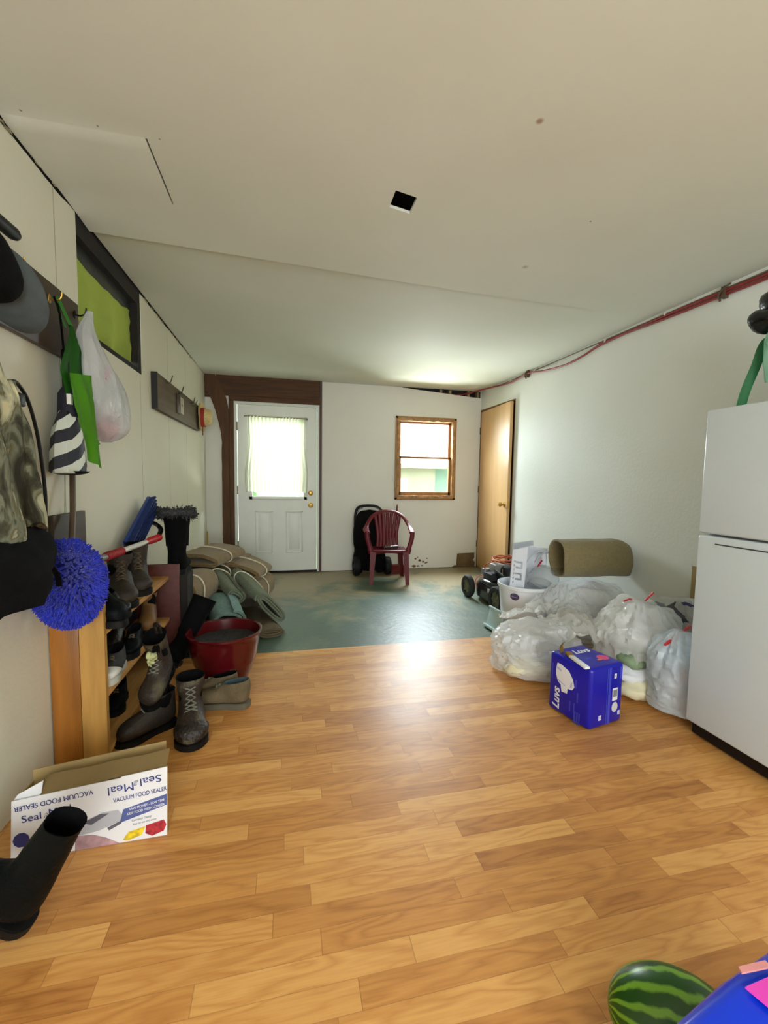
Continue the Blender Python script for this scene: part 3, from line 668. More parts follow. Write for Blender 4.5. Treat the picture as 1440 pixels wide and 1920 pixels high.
# on top of the rack
boot('winter_boot', 'tall black winter boot with a fluffy fur collar at the far rack end', 'boot', 0.25, 0.375, 0.15, (-0.690, 2.965, 0.545), (0, R(3), R(96)), M_BLACKCLOTH, M_RUB, fur=M_FUR, shaftw=1.35)
boot('work_boot', 'brown leather boot with yellow scuffs on top of the shoe rack, nearer of the pair', 'boot', 0.25, 0.215, 0.135, (-0.835, 2.42, 0.552), (0, 0, R(-66)), mat('scuffed_leather', (42, 33, 24), 0.6, col2=(104, 86, 44), thr=(0.60, 0.74), vs=13, bump=0.4, bs=70), M_RUB, 'pair of brown boots on the rack top', lace=M_LACE)
boot('work_boot', 'brown leather boot on the rack top, between the scuffed one and the fur-collared boot', 'boot', 0.25, 0.225, 0.13, (-0.825, 2.66, 0.552), (0, 0, R(-70)), M_BRLEA, M_RUB, 'pair of brown boots on the rack top', lace=M_LACE)
boot('ankle_boot', 'black ankle boot on the near end of the rack top behind the blue mop head', 'boot', 0.25, 0.13, 0.10, (-0.85, 2.10, 0.552), (0, 0, R(-40)), M_BLKLEA, M_RUB)
boot('rubber_clog', 'black clog on the rack top between the mop head and the brown boots', 'shoe', 0.24, 0.085, 0.10, (-0.85, 2.23, 0.552), (0, 0, R(-48)), M_BLACK, M_RUB, low=True)
# on the shelves of the rack
shelf_items = [
    ('low_shoe', 'dark grey shoe with a white toe tip at the near end of the middle shelf', 'shoe', 0.24, 0.09, 0.095, (-0.765, 2.205, 0.287), (0, 0, R(-86)), mat('dark_grey_mesh', (46, 46, 46), 0.8, var=0.3), mat('white_sole', (190, 190, 180), 0.6), True, mat('white_toe', (205, 205, 196), 0.6)),
    ('low_shoe', 'dark shoe with a silvery toe on the middle shelf, beside the white-tipped one', 'shoe', 0.24, 0.09, 0.095, (-0.862, 2.20, 0.287), (0, 0, R(-88)), mat('charcoal_mesh', (38, 38, 40), 0.8, var=0.3), M_RUB, True, mat('silver_toe', (150, 150, 150), 0.4)),
    ('low_shoe', 'black shoe on the middle shelf behind the silver-toed one', 'shoe', 0.24, 0.09, 0.095, (-0.775, 2.48, 0.287), (0, 0, R(-84)), M_BLKLEA, M_RUB, True, None),
    ('ankle_boot', 'dark brown boot in the shade of the middle shelf, half way along the rack', 'boot', 0.22, 0.17, 0.10, (-0.865, 2.50, 0.287), (0, 0, R(-84)), M_BRLEA2, M_RUB, False, None),
    ('ankle_boot', 'tan brown boot standing on the middle shelf below the far brown boot', 'boot', 0.22, 0.18, 0.10, (-0.80, 2.80, 0.287), (0, 0, R(-80)), mat('tan_leather', (120, 84, 44), 0.6, var=0.25, vs=12), M_RUB, False, None),
    ('low_shoe', 'black shoe on the bottom shelf of the rack near the cardboard box', 'shoe', 0.22, 0.09, 0.095, (-0.83, 2.40, 0.040), (0, 0, R(-82)), M_BLKLEA, M_RUB, True, None),
]
for (nm, lb, ct_, L, h, W_, loc, rot, mu, ms, lo, tc_) in shelf_items:
    boot(nm, lb, ct_, L, h, W_, loc, rot, mu, ms, 'footwear on the shelves of the rack', low=lo, lace=M_LACE if lo else None, toecap=tc_)
# in front of the rack
boot('tall_boot', 'tall plain black boot leaning against the rack beside the red pot', 'boot', 0.26, 0.37, 0.135, (-0.640, 2.66, 0.085), (R(-24), R(-22), R(-90)), M_BLACKCLOTH, M_RUB, shaftw=1.2, lining=M_BLACKCLOTH)
hb_ = boot('hiking_boot', 'worn brown boot with a pale torn patch, perched toe down on the rack front', 'boot', 0.26, 0.235, 0.115, (-0.575, 2.29, 0.225), (R(0), R(24), R(-97)), M_MUD, M_RUB, lace=M_LACEG)
boot('hiking_boot', 'scuffed brown lace-up boot standing on the laminate, in front of its mate', 'boot', 0.28, 0.215, 0.145, (-0.455, 2.18, 0.0), (0, 0, R(-78)), M_MUD, M_RUB, 'pair of scuffed boots on the floor', lace=M_LACEG, toecap=M_BRLEA2, flop=0.05)
boot('hiking_boot', 'scuffed brown lace-up boot, half hidden between its mate and the rack', 'boot', 0.26, 0.150, 0.11, (-0.520, 2.16, 0.0), (0, 0, R(-140)), M_BRLEA, M_RUB, 'pair of scuffed boots on the floor', lace=M_LACEG)
boot('work_shoe', 'dusty tan suede work shoe with blue lining in front of the red pot', 'shoe', 0.29, 0.125, 0.115, (-0.185, 2.245, 0.0), (0, 0, R(168)), M_TAN, mat('dirty_sole', (96, 90, 74), 0.8), 'pair of tan shoes by the pot', lace=M_LACEG, low=True, lining=M_BLUELIN)
boot('work_shoe', 'dusty tan suede work shoe lying behind its mate against the red pot', 'shoe', 0.28, 0.115, 0.11, (-0.255, 2.365, 0.0), (0, 0, R(176)), M_TAN, mat('dirty_sole', (96, 90, 74), 0.8), 'pair of tan shoes by the pot', lace=M_LACEG, low=True)

# pale scrap and pull loop on the perched boot
m_ = MB(); m_.ell((0.128, 0.004, 0.205), (0.014, 0.022, 0.024)); m_.ell((0.136, -0.008, 0.175), (0.012, 0.012, 0.022)); m_.disp(0.014, 60, 2); m_.build('torn_patch', mat('pale_lining_scrap', (176, 180, 128), 0.9, var=0.2, vs=40), hb_)
m_ = MB(); m_.tube(smoothpts([(0.015, -0.01, 0.235), (0.008, -0.012, 0.285), (0.012, 0.008, 0.290), (0.018, 0.01, 0.240)], 5), 0.009, 8, flat=0.5); m_.build('pull_loop', M_BRLEA2, hb_)
# red pot
pot = thing('plant_pot', 'large glossy dark red plastic pot with dark soil at the foot of the shoe rack', 'plant pot', (-0.345, 2.565, 0))
pot.scale = (1, 1, 1.09)
M_POT = mat('glossy_maroon_plastic', (80, 11, 16), 0.22, var=0.08, coat=0.3)
MB().lathe([(0.0, 0.0), (0.112, 0.0), (0.120, 0.008), (0.150, 0.07), (0.178, 0.15), (0.194, 0.235), (0.199, 0.262), (0.206, 0.268), (0.207, 0.278), (0.200, 0.281), (0.193, 0.276), (0.190, 0.255), (0.176, 0.16), (0.17, 0.12)], 56).build('pot_body', M_POT, pot)
MB().lathe([(0.186, 0.222), (0.12, 0.228), (0.05, 0.224), (0.0, 0.226)], 40).disp(0.01, 30).build('soil', mat('dark_soil', (44, 42, 40), 0.95, var=0.5, vs=60, bump=0.8, bs=120), pot)

# ------------------------------------------------------------------ tied carpet pieces piled in the far left corner
M_CARP = mat('tan_carpet', (128, 104, 62), 0.95, var=0.18, vs=40, bump=0.6, bs=260, sheen=0.3)
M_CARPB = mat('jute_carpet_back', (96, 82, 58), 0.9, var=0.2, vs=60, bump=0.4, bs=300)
M_TEAL = mat('grey_green_carpet', (112, 120, 100), 0.95, var=0.15, vs=50, bump=0.6, bs=260)
M_AQUA = mat('pale_aqua_carpet', (120, 150, 146), 0.95, var=0.15, vs=50, bump=0.6, bs=260)
M_TWINE = mat('white_twine', (222, 216, 190), 0.8)
def carpet(label, loc, rot, L, wa, hb, m, turns=2.4, th=0.014, ties=(0.5,), seed=0, nm='carpet_roll', tie_end=False):
    """piece of carpet rolled flat along local x; spiral section wa x hb, bundled with twine"""
    t = thing(nm, label, 'carpet', loc, rot)
    prof = []; n = 30; N_ = int(turns*n)
    for i in range(N_+1):
        a = 2*PI*i/n; k = 1-(N_-i)/n*th*1.25/(min(wa, hb)/2) if True else 1
        k = max(0.12, k); sx = math.cos(a); sz = math.sin(a)
        prof.append((math.copysign(abs(sx)**0.8, sx)*(wa/2*1.0 - (1-k)*min(wa, hb)/2), math.copysign(abs(sz)**0.8, sz)*(hb/2)*k))
    outer = prof; rings = []
    for j in range(13):
        q = j/12; x = (q-0.5)*L; pin = 1.0
        for tq in ties: pin -= 0.10*math.exp(-((q-tq)/0.05)**2)
        pts = []
        for i, (y, z) in enumerate(outer):
            nn = V((0, y, z)); d = nn.normalized() if nn.length > 1e-5 else V((0, 0, 1))
            w_ = noise.noise(V((x*4, y*6, seed)))*0.012
            pts.append(V((x+noise.noise(V((y*9, z*9, seed+q)))*0.01, y*pin, z*pin+w_+hb/2)))
        inn = []
        for i, p in enumerate(pts):
            a = pts[max(i-1, 0)]; b = pts[min(i+1, len(pts)-1)]; tg = (b-a).normalized(); nr = V((0, tg.z, -tg.y))
            inn.append(p - nr*th)
        rings.append(pts + inn[::-1])
    m_ = MB(); m_.loft(rings); o = m_.build('carpet_pile', m, t)
    for tq in ties:
        x = (tq-0.5)*L; rg = []
        for i in range(28):
            a = 2*PI*i/28; rg.append((x+0.01*math.sin(a), (wa/2*0.93+0.006)*math.copysign(abs(math.cos(a))**0.8, math.cos(a)), hb/2+(hb/2*0.93+0.006)*math.copysign(abs(math.sin(a))**0.8, math.sin(a))))
        m_ = MB(); m_.tube(rg, 0.0055, 6, loop=True); m_.build('twine', M_TWINE, t)
    return t
carpet('tan carpet bundle tied with white twine, topmost of the pile by the entry door', (-0.64, 4.02, 0.435), (R(6), R(-3), R(66)), 0.44, 0.40, 0.12, M_CARP, 1.8, seed=1)
carpet('tan carpet bundle tied with white twine, right beside the topmost one near the door', (-0.36, 4.16, 0.285), (R(18), R(2), R(78)), 0.46, 0.36, 0.13, M_CARP, 2.2, seed=2)
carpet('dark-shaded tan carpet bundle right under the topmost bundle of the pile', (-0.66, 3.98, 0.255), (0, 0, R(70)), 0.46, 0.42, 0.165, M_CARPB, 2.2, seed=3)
carpet('thick tan carpet roll with a twine band behind the dark red rack end board', (-0.70, 3.36, 0.22), (0, R(2), R(80)), 0.46, 0.30, 0.26, M_CARP, 2.0, ties=(0.32,), seed=4)
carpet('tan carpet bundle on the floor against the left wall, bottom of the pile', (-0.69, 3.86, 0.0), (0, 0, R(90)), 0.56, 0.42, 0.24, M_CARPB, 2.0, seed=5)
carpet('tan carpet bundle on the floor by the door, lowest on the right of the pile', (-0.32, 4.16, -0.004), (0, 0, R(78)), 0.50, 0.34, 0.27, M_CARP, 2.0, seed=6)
carpet('wide grey-green carpet roll tilted on edge, its long spiral end facing the room', (-0.270, 3.62, 0.175), (R(-47), R(10), R(-66)), 0.56, 0.36, 0.125, M_TEAL, 2.6, ties=(0.14,), seed=7)
carpet('small grey-green carpet roll lying left of the wide tilted one', (-0.50, 3.62, 0.27), (R(-30), R(10), R(-66)), 0.50, 0.17, 0.11, M_TEAL, 2.2, ties=(0.14,), seed=8)
carpet('pale aqua carpet roll behind the red pot with its open end showing', (-0.455, 3.27, 0.075), (R(-8), R(4), R(-76)), 0.44, 0.25, 0.22, M_AQUA, 1.25, ties=(), seed=9, th=0.02)
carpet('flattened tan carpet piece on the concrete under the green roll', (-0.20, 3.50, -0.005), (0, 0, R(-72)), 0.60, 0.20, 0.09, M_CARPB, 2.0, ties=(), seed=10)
tag(MB().box((-0.905, 5.33, 0.0), (-0.893, 5.37, 0.535), bev=0.002).build('wooden_ruler', mat('yellow_wood_strip', (176, 150, 40), 0.6)), 'short yellow wooden strip standing upright in the corner above the carpet pile', 'wood strip')
wb_ = MB(); wb_.ell((0, 0, 0), (0.10, 0.07, 0.05)); wb_.disp(0.03, 14)
o = wb_.build('dark_bundle', M_BLACKCLOTH); o.location = (-0.50, 4.42, 0.46); tag(o, 'small dark bundle behind the tan carpets beside the door', 'bundle')
MB_ = MB().box((-0.90, 2.945, 0.0), (-0.62, 3.12, 0.543)); o = MB_.build('storage_box', M_VOID); tag(o, 'dark box behind the rack end, holding up the fur-trimmed boot', 'box')

# ------------------------------------------------------------------ snow brush
sb = thing('snow_brush', 'snow brush with blue bristle head and red and white handle lying across the rack boots', 'snow brush', (-0.78, 2.6, 0.85))
P1, P2 = V((-0.765, 2.00, 0.828)), V((-0.765, 2.90, 0.800))
MB().tube([P1.lerp(P2, 0.0), P1.lerp(P2, 0.10)], [0.012, 0.014], 12).build('handle_tip', mat('clear_grey_plastic', (120, 124, 124), 0.3), sb, True)
m_ = MB(); m_.tube([P1.lerp(P2, 0.08+0.004*i) for i in range(56)], [0.017+0.0025*math.sin(i*1.1) for i in range(56)], 14); m_.build('foam_grip', mat('red_grip', (150, 26, 34), 0.6), sb, True)
MB().tube([P1.lerp(P2, 0.30), P1.lerp(P2, 0.74)], 0.013, 14).build('shaft', mat('white_shaft', (214, 214, 208), 0.35), sb, True)
MB().tube([P1.lerp(P2, 0.70), P1.lerp(P2, 0.80), P1.lerp(P2, 0.98)], [0.014, 0.022, 0.022], 14).build('red_grip', mat('bright_red_plastic', (196, 24, 26), 0.35), sb, True)
MB().tube(smoothpts([P1.lerp(P2, 0.96)+V((0, 0, 0.0)), (-0.79, 3.02, 0.84), (-0.84, 3.02, 0.88), (-0.87, 2.90, 0.885)]), 0.015, 10, flat=0.6).build('arm', M_BLACK, sb, True)
H1, H2 = V((-0.875, 2.66, 0.765)), V((-0.862, 3.075, 1.005))
ax = (H2-H1).normalized(); pr = V((1, 0, 0)); sd = ax.cross(pr).normalized()
MM = Matrix(((ax.x, sd.x, pr.x, 0), (ax.y, sd.y, pr.y, 0), (ax.z, sd.z, pr.z, 0), (0, 0, 0, 1))); MM.translation = (H1+H2)/2
m_ = MB(); m_.box((-0.235, -0.052, -0.012), (0.235, 0.052, 0.012), M=MM, bev=0.006); m_.build('brush_head', mat('blue_plastic', (22, 52, 118), 0.35), sb, True)
m_ = MB()
for i in range(30):
    for j in range(5):
        c = MM @ V((-0.225+0.0155*i, -0.044+0.022*j, 0.010)); m_.tube([c, c + (pr*0.035 + sd*0.004*(j-2))], [0.006, 0.007], 5)
m_.build('bristles', mat('dark_blue_bristle', (16, 38, 92), 0.7), sb, True)

# ------------------------------------------------------------------ blue shaggy mop head with its pole, and the dark board behind
mp = thing('mop', 'shaggy bright blue chenille mop head over the near end of the shoe rack', 'mop', (-0.79, 1.80, 0.78))
m_ = MB(); m_.ell((-0.79, 1.80, 0.775), (0.105, 0.055, 0.145), nseg=24, nr=16); m_.build('mop_pad', mat('deep_blue_pad', (8, 22, 110), 0.9), mp, True)
m_ = MB()
for q in range(4200):
    a = random.uniform(0, 2*PI); e = random.uniform(-1, 1); rr_ = math.sqrt(1-e*e)
    nrm_ = V((rr_*math.cos(a), e*0.9, rr_*math.sin(a))).normalized()
    p = V((-0.79+nrm_.x*0.105, 1.80+nrm_.y*0.055, 0.775+nrm_.z*0.145))
    if p.y > 1.83: continue
    if p.x < -0.885: p.x = -0.885
    dn = V((random.uniform(-.5, .5), random.uniform(-.5, .2), random.uniform(-1.0, 0.25))); L_ = random.uniform(0.018, 0.034)
    tip = p + (nrm_*0.9+dn*0.75).normalized()*L_
    if tip.x < -0.905: tip.x = -0.905
    m_.tube([p, (p+tip)/2+nrm_*0.004, tip], [0.0030, 0.0034, 0.0018], 4)
m_.build('mop_strands', mat('bright_blue_chenille', (12, 36, 178), 0.85, var=0.35, vs=40, sheen=0.3), mp, True)
MB().tube([(-0.80, 1.84, 0.80), (-0.86, 2.02, 1.02), (-0.885, 2.09, 1.20), (-0.892, 2.12, 1.45)], 0.011, 10).build('pole', mat('brown_pole', (84, 66, 48), 0.5, var=0.3), mp, True)
db = MB(); db.box((-0.912, 1.935, 0.554), (-0.892, 2.215, 1.018), bev=0.003)
tag(db.build('wooden_board', mat('dark_brown_board', (62, 46, 28), 0.6, var=0.4, vs=4, stretch=(6, 1, 6))), 'dark brown board leaning on the left wall behind the blue mop head', 'board')

# ------------------------------------------------------------------ vacuum sealer carton
M_CARD = mat('brown_cardboard', (166, 140, 92), 0.85, var=0.08, vs=5)
M_CARDW = mat('glossy_white_carton', (226, 226, 230), 0.35, var=0.01)
M_NAVY = mat('navy_ink', (44, 48, 120), 0.5); M_BAND = mat('slate_blue_ink', (78, 92, 150), 0.5); M_GREYINK = mat('grey_ink', (150, 150, 158), 0.5)
M_WINK = mat('white_ink', (240, 240, 245), 0.5)
bx = thing('cardboard_box', 'open white carton with blue lettering for a vacuum food sealer, by the left wall', 'box', (-0.60, 1.455, 0), (R(-6), 0, R(1.5)))
X_0, X_1, D_, HR, HL = -0.222, 0.215, 0.125, 0.222, 0.180
def top(x): return HL+(HR-HL)*(x-X_0)/(X_1-X_0)
PF = Matrix(((1, 0, 0, 0), (0, 0, 1, 0), (0, 1, 0, 0), (0, 0, 0, 1)))
MB().prism([(X_0, 0), (X_1, 0), (X_1, HR), (0.08, top(0.08)), (0.075, top(0.08)-0.004), (X_0, HL)], 0, 0.004, M=PF).build('front_panel', M_CARDW, bx, smooth=False)
MB().prism([(X_0, 0), (X_1, 0), (X_1-0.030, 0), (X_1-0.030, HR+0.03), (X_0, HL+0.03)], D_-0.004, D_, M=PF).build('back_panel', M_CARD, bx, smooth=False)
m_ = MB(); m_.box((X_0, 0.004, 0), (X_0+0.004, D_-0.004, HL-0.005)); m_.loft([[V((X_1-0.004, 0.003, 0)), V((X_1, 0.003, 0)), V((X_1, 0.003, HR-0.004)), V((X_1-0.004, 0.003, HR-0.004))], [V((X_1-0.034, D_, 0)), V((X_1-0.030, D_, 0)), V((X_1-0.030, D_, HR-0.004)), V((X_1-0.034, D_, HR-0.004))]]); m_.box((X_0, 0.004, 0), (X_1, D_, 0.004)); m_.build('side_panel', M_CARD, bx, smooth=False)
# inner flap lying inside, brown, and one white corner flap standing up at the left
MB().grid(lambda a, b: V((X_0+0.07+(X_1-X_0-0.074)*a, 0.008+0.05*b, top(X_0+0.07+(X_1-X_0-0.074)*a)-0.004+0.035*b+0.002*math.sin(a*14))), 20, 3, 0.003).build('inner_flap', M_CARD, bx, smooth=False)
m_ = MB(); m_.prism([(X_0-0.004, HL-0.01), (X_0+0.072, HL-0.004), (X_0+0.078, HL+0.045), (X_0+0.01, HL+0.012)], 0.012, 0.015, M=PF); m_.build('corner_flap', M_CARDW, bx, smooth=False)
m_ = MB(); m_.box((0.0, -0.001, 0.0), (0.001, 0, 0.001))
m_.bm.clear()
def ftext(nm, s, x, z, size, mt, ang=0.0, **k):
    a = R(ang); return text(nm, s, (x, -0.0012, z), (math.cos(a), 0, math.sin(a)), (-math.sin(a), 0, math.cos(a)), size, mt, bx, **k)
sl = math.degrees(math.atan2(HR-HL, X_1-X_0))
ftext('printed_lettering', 'Seal', 0.165, top(0.165)-0.030, 0.034, M_NAVY, 180+sl, width=0.062, bold=0.0)
ftext('printed_lettering', 'a', 0.124, top(0.124)-0.032, 0.034, M_GREYINK, 180+sl, shear=0.4)
ftext('printed_lettering', 'Meal', 0.078, top(0.078)-0.036, 0.036, M_NAVY, 180+sl, width=0.074, bold=0.0)
ftext('printed_lettering', 'VACUUM FOOD SEALER', 0.135, top(0.135)-0.070, 0.019, M_NAVY, sl, width=0.158)
ftext('printed_lettering', 'VACUUM FOOD SEALER', -0.108, top(-0.108)-0.026, 0.021, M_NAVY, 180+sl, width=0.215, bold=0.0)
ftext('printed_lettering', 'Seal', -0.168, top(-0.17)-0.062, 0.030, M_NAVY, sl, width=0.052)
ftext('printed_lettering', 'a', -0.132, top(-0.13)-0.063, 0.030, M_GREYINK, sl, shear=0.4)
ftext('printed_lettering', 'Meal', -0.092, top(-0.09)-0.060, 0.030, M_NAVY, sl, width=0.060)
m_ = MB(); m_.prism([(0.085, top(0.085)-0.105), (X_1-0.001, HR-0.088), (X_1-0.001, HR-0.123), (0.075, top(0.075)-0.145)], -0.0012, 0, M=PF); m_.build('printed_band', M_BAND, bx, smooth=False)
ftext('printed_lettering', 'SAVE MONEY - SAVE TIME', 0.155, top(0.155)-0.107, 0.011, M_WINK, sl+2, width=0.105)
ftext('printed_lettering', 'KEEP FOOD FRESH LONGER', 0.152, top(0.152)-0.121, 0.011, M_WINK, sl+2, width=0.112)
ftext('printed_lettering', 'Compact Design', 0.140, top(0.140)-0.147, 0.009, M_GREYINK, sl)
ftext('printed_lettering', 'Easy to use and store', 0.148, top(0.148)-0.160, 0.008, M_GREYINK, sl)
# printed picture of the appliance, vegetables and meat
m_ = MB(); m_.prism([(-0.03, 0.085), (0.025, 0.105), (0.070, 0.106), (0.083, 0.088), (0.078, 0.070), (0.015, 0.050), (-0.04, 0.045)], -0.0012, 0, M=PF); m_.build('printed_appliance', mat('silver_ink', (176, 178, 186), 0.4), bx, smooth=False)
m_ = MB(); m_.prism([(-0.03, 0.082), (0.020, 0.102), (0.045, 0.100), (-0.005, 0.072)], -0.0016, 0, M=PF); m_.prism([(0.04, 0.055), (0.078, 0.070), (0.080, 0.062), (0.045, 0.046)], -0.0016, 0, M=PF); m_.build('printed_appliance_lid', mat('dark_grey_ink', (92, 92, 104), 0.4), bx, smooth=False)
m_ = MB(); m_.prism([(0.085, 0.008), (0.10, 0.030), (0.150, 0.040), (0.140, 0.015), (0.10, 0.004)], -0.0014, 0, M=PF); m_.build('printed_pepper', mat('yellow_ink', (222, 190, 40), 0.4, var=0.4, vs=60), bx, smooth=False)
m_ = MB(); m_.prism([(0.150, 0.018), (0.152, 0.042), (0.205, 0.052), (0.213, 0.035), (0.205, 0.016), (0.17, 0.006)], -0.0014, 0, M=PF); m_.build('printed_meat', mat('meat_ink', (168, 40, 52), 0.4, var=0.6, vs=60), bx, smooth=False)
m_ = MB(); m_.prism([(-0.05, 0.0), (-0.05, 0.045), (0.0, 0.040), (0.035, 0.025), (0.075, 0.0)], -0.0012, 0, M=PF); m_.build('printed_shadow_picture', mat('mauve_ink', (168, 134, 140), 0.4, var=0.4, vs=30), bx, smooth=False)
m_ = MB(); m_.prism([(-0.195+0.022*math.cos(i*0.6283), 0.060+0.022*math.sin(i*0.6283)) for i in range(10)], -0.0014, 0, M=PF); m_.build('printed_badge', M_NAVY, bx, smooth=False)

# black boot leaning on the carton
boot('rain_boot', 'big tall black boot in the foreground leaning on the carton by the left wall', 'boot', 0.27, 0.29, 0.115, (-0.640, 1.185, 0.028), (R(-4), R(-30), R(172)), M_BLKLEA, M_RUB, shaftw=0.82, lining=M_BLACKCLOTH).name = 'tall_boot'
# ------------------------------------------------------------------ coat boards, and what hangs on them
M_BOARD = mat('coat_board_wood', (62, 42, 26), 0.45, var=0.35, vs=3, stretch=(10, 1.2, 10))
M_BOARD2 = mat('weathered_board', (92, 76, 54), 0.6, var=0.25, vs=3, stretch=(10, 1.2, 10))
def hook(mb, y, z, x=-0.895, s=1.0, up=0.03):
    mb.tube(smoothpts([(x, y, z), (x+0.022*s, y, z-0.004), (x+0.040*s, y, z+0.006), (x+0.046*s, y, z+up)], 4), 0.0035*s, 8)
cb = thing('coat_rack', 'dark brown coat board with brass hooks high on the left wall near the camera', 'coat rack', (-0.907, 1.6, 1.8))
MB().box((-0.9185, 0.75, 1.664), (-0.896, 2.233, 1.930), bev=0.003).build('backboard', M_BOARD, cb, True)
for (y, z) in ((1.30, 1.86), (1.58, 1.84), (1.73, 1.87), (1.98, 1.86), (2.19, 1.875)):
    m_ = MB(); hook(m_, y, z); m_.ell((-0.893, y, z), (0.004, 0.010, 0.018)); m_.build('hook', M_BRASS if y < 2.1 else mat('black_hook', (22, 24, 18), 0.4, 0.6), cb, True)
cb2 = thing('coat_rack', 'weathered brown coat board with wire hooks and a paper label, farther along the wall', 'coat rack', (-0.907, 4.1, 1.78))
MB().box((-0.9185, 3.372, 1.650), (-0.880, 4.890, 1.905), bev=0.002).build('backboard', M_BOARD2, cb2, True)
MB().box((-0.9185, 3.362, 1.650), (-0.878, 3.372, 1.906)).build('end_face', mat('black_end_paint', (22, 20, 22), 0.6), cb2, True)
for (y, z) in ((3.62, 1.915), (3.98, 1.905), (4.45, 1.90), (4.55, 1.89)):
    m_ = MB(); m_.tube(smoothpts([(-0.882, y, z-0.03), (-0.865, y, z-0.035), (-0.850, y, z-0.02), (-0.838, y+0.005, z+0.025)], 4), 0.004, 8); m_.build('hook', mat('dull_iron', (70, 66, 58), 0.5, 0.6), cb2, True)
MB().box((-0.879, 4.00, 1.715), (-0.872, 4.14, 1.850), bev=0.001).build('paper_label', mat('pale_paper_label', (206, 196, 178), 0.7, col2=(120, 104, 90), thr=(0.5, 0.6), vs=45), cb2, True)
MB().box((-0.881, 3.90, 1.70), (-0.866, 4.0, 1.86), bev=0.002).build('wood_block', M_BOARD, cb2, True)

# straw hat
sh = thing('straw_hat', 'small straw hat with a red band hanging on the far coat board', 'hat', (-0.868, 4.86, 1.79), (0, R(90), R(0)))
M_STRAW = mat('pale_straw', (214, 192, 136), 0.8, var=0.15, vs=60, bump=0.4, bs=160)
MB().lathe([(0.150, 0.026), (0.142, 0.010), (0.12, 0.006), (0.098, 0.012), (0.094, 0.06), (0.082, 0.105), (0.050, 0.125), (0.0, 0.120)], 40).disp(0.02, 7, 3).build('hat_straw', M_STRAW, sh)
MB().lathe([(0.0990, 0.014), (0.0975, 0.032), (0.0960, 0.050), (0.094, 0.051)], 40).disp(0.004, 7, 3).build('hat_band', mat('red_hat_band', (160, 44, 34), 0.7), sh)
m_ = MB(); m_.box((0.10, -0.012, 0.02), (0.185, 0.014, 0.026)); m_.build('ribbon_tail', mat('dark_red_ribbon', (110, 36, 26), 0.7), sh)

# rod on top of the near coat board
m_ = MB(); m_.tube([(-0.875, 0.95, 1.951), (-0.868, 1.30, 1.951), (-0.858, 1.690, 1.955), (-0.858, 1.706, 1.955), (-0.858, 1.712, 1.955)], [0.021, 0.021, 0.021, 0.016, 0.004], 16)
tag(m_.build('rod', M_BLACK), 'smooth black rod with a rounded end lying along the top of the near coat board', 'rod')

# cap
cp = thing('cap', 'dark grey and black cloth cap hanging on the near coat board at the left edge', 'cap', (-0.80, 1.60, 1.75))
rg = []
spine = [(1.475, 1.820, 0.030), (1.490, 1.800, 0.075), (1.515, 1.765, 0.108), (1.540, 1.722, 0.122), (1.560, 1.680, 0.112), (1.575, 1.645, 0.085), (1.582, 1.625, 0.040)]
for (y, z, w_) in spine:
    rg.append([V((-0.79+0.10*(w_/0.142)*math.cos(2*PI*k/24), y-0.010+w_*math.sin(2*PI*k/24)*0.98, z-0.35*w_*math.sin(2*PI*k/24)*0.5)) for k in range(24)])
m_ = MB(); m_.loft(rg); m_.disp(0.012, 9, 1); m_.build('crown', mat('slate_grey_cloth', (78, 88, 92), 0.85, var=0.15, vs=20, bump=0.3, bs=200), cp, True, sub=1)
rg = [[V((p.x+0.012, p.y-0.10-0.02*i, p.z+0.008)) for p in r] for i, r in enumerate(rg[:6])]
m_ = MB(); m_.loft(rg); m_.disp(0.012, 12, 4); m_.build('bill', M_BLACKCLOTH, cp, True, sub=1)

# camouflage jacket: drape of rings, wide at the hem
def camo():
    m, nt, b = new_mat('camouflage_cloth'); N = nt.nodes; L = nt.links
    tc = N.new('ShaderNodeTexCoord'); n1 = N.new('ShaderNodeTexNoise'); n1.inputs['Scale'].default_value = 11; n1.inputs['Detail'].default_value = 5; n1.inputs['Distortion'].default_value = 0.8
    mp_ = N.new('ShaderNodeMapping'); mp_.inputs['Scale'].default_value = (1, 1.2, 0.7); L.new(tc.outputs['Object'], mp_.inputs[0]); L.new(mp_.outputs[0], n1.inputs['Vector'])
    cr = N.new('ShaderNodeValToRGB'); cr.color_ramp.interpolation = 'LINEAR'; e = cr.color_ramp.elements
    e[0].position = 0.36; e[0].color = lin((40, 38, 26)); e[1].position = 0.66; e[1].color = lin((198, 194, 158))
    for p_, c in ((0.43, (74, 76, 56)), (0.48, (118, 124, 106)), (0.54, (96, 90, 54)), (0.57, (150, 152, 132))): k = e.new(p_); k.color = lin(c)
    L.new(n1.outputs['Fac'], cr.inputs[0]); L.new(cr.outputs[0], b.inputs['Base Color']); b.inputs['Roughness'].default_value = 0.9
    return m
jk = thing('jacket', 'camouflage jacket hanging from the near coat board at the left edge', 'jacket', (-0.81, 1.35, 1.3))
tab_w = [(0.0, 0.02), (0.06, 0.09), (0.15, 0.14), (0.5, 0.20), (0.8, 0.25), (1.0, 0.265)]
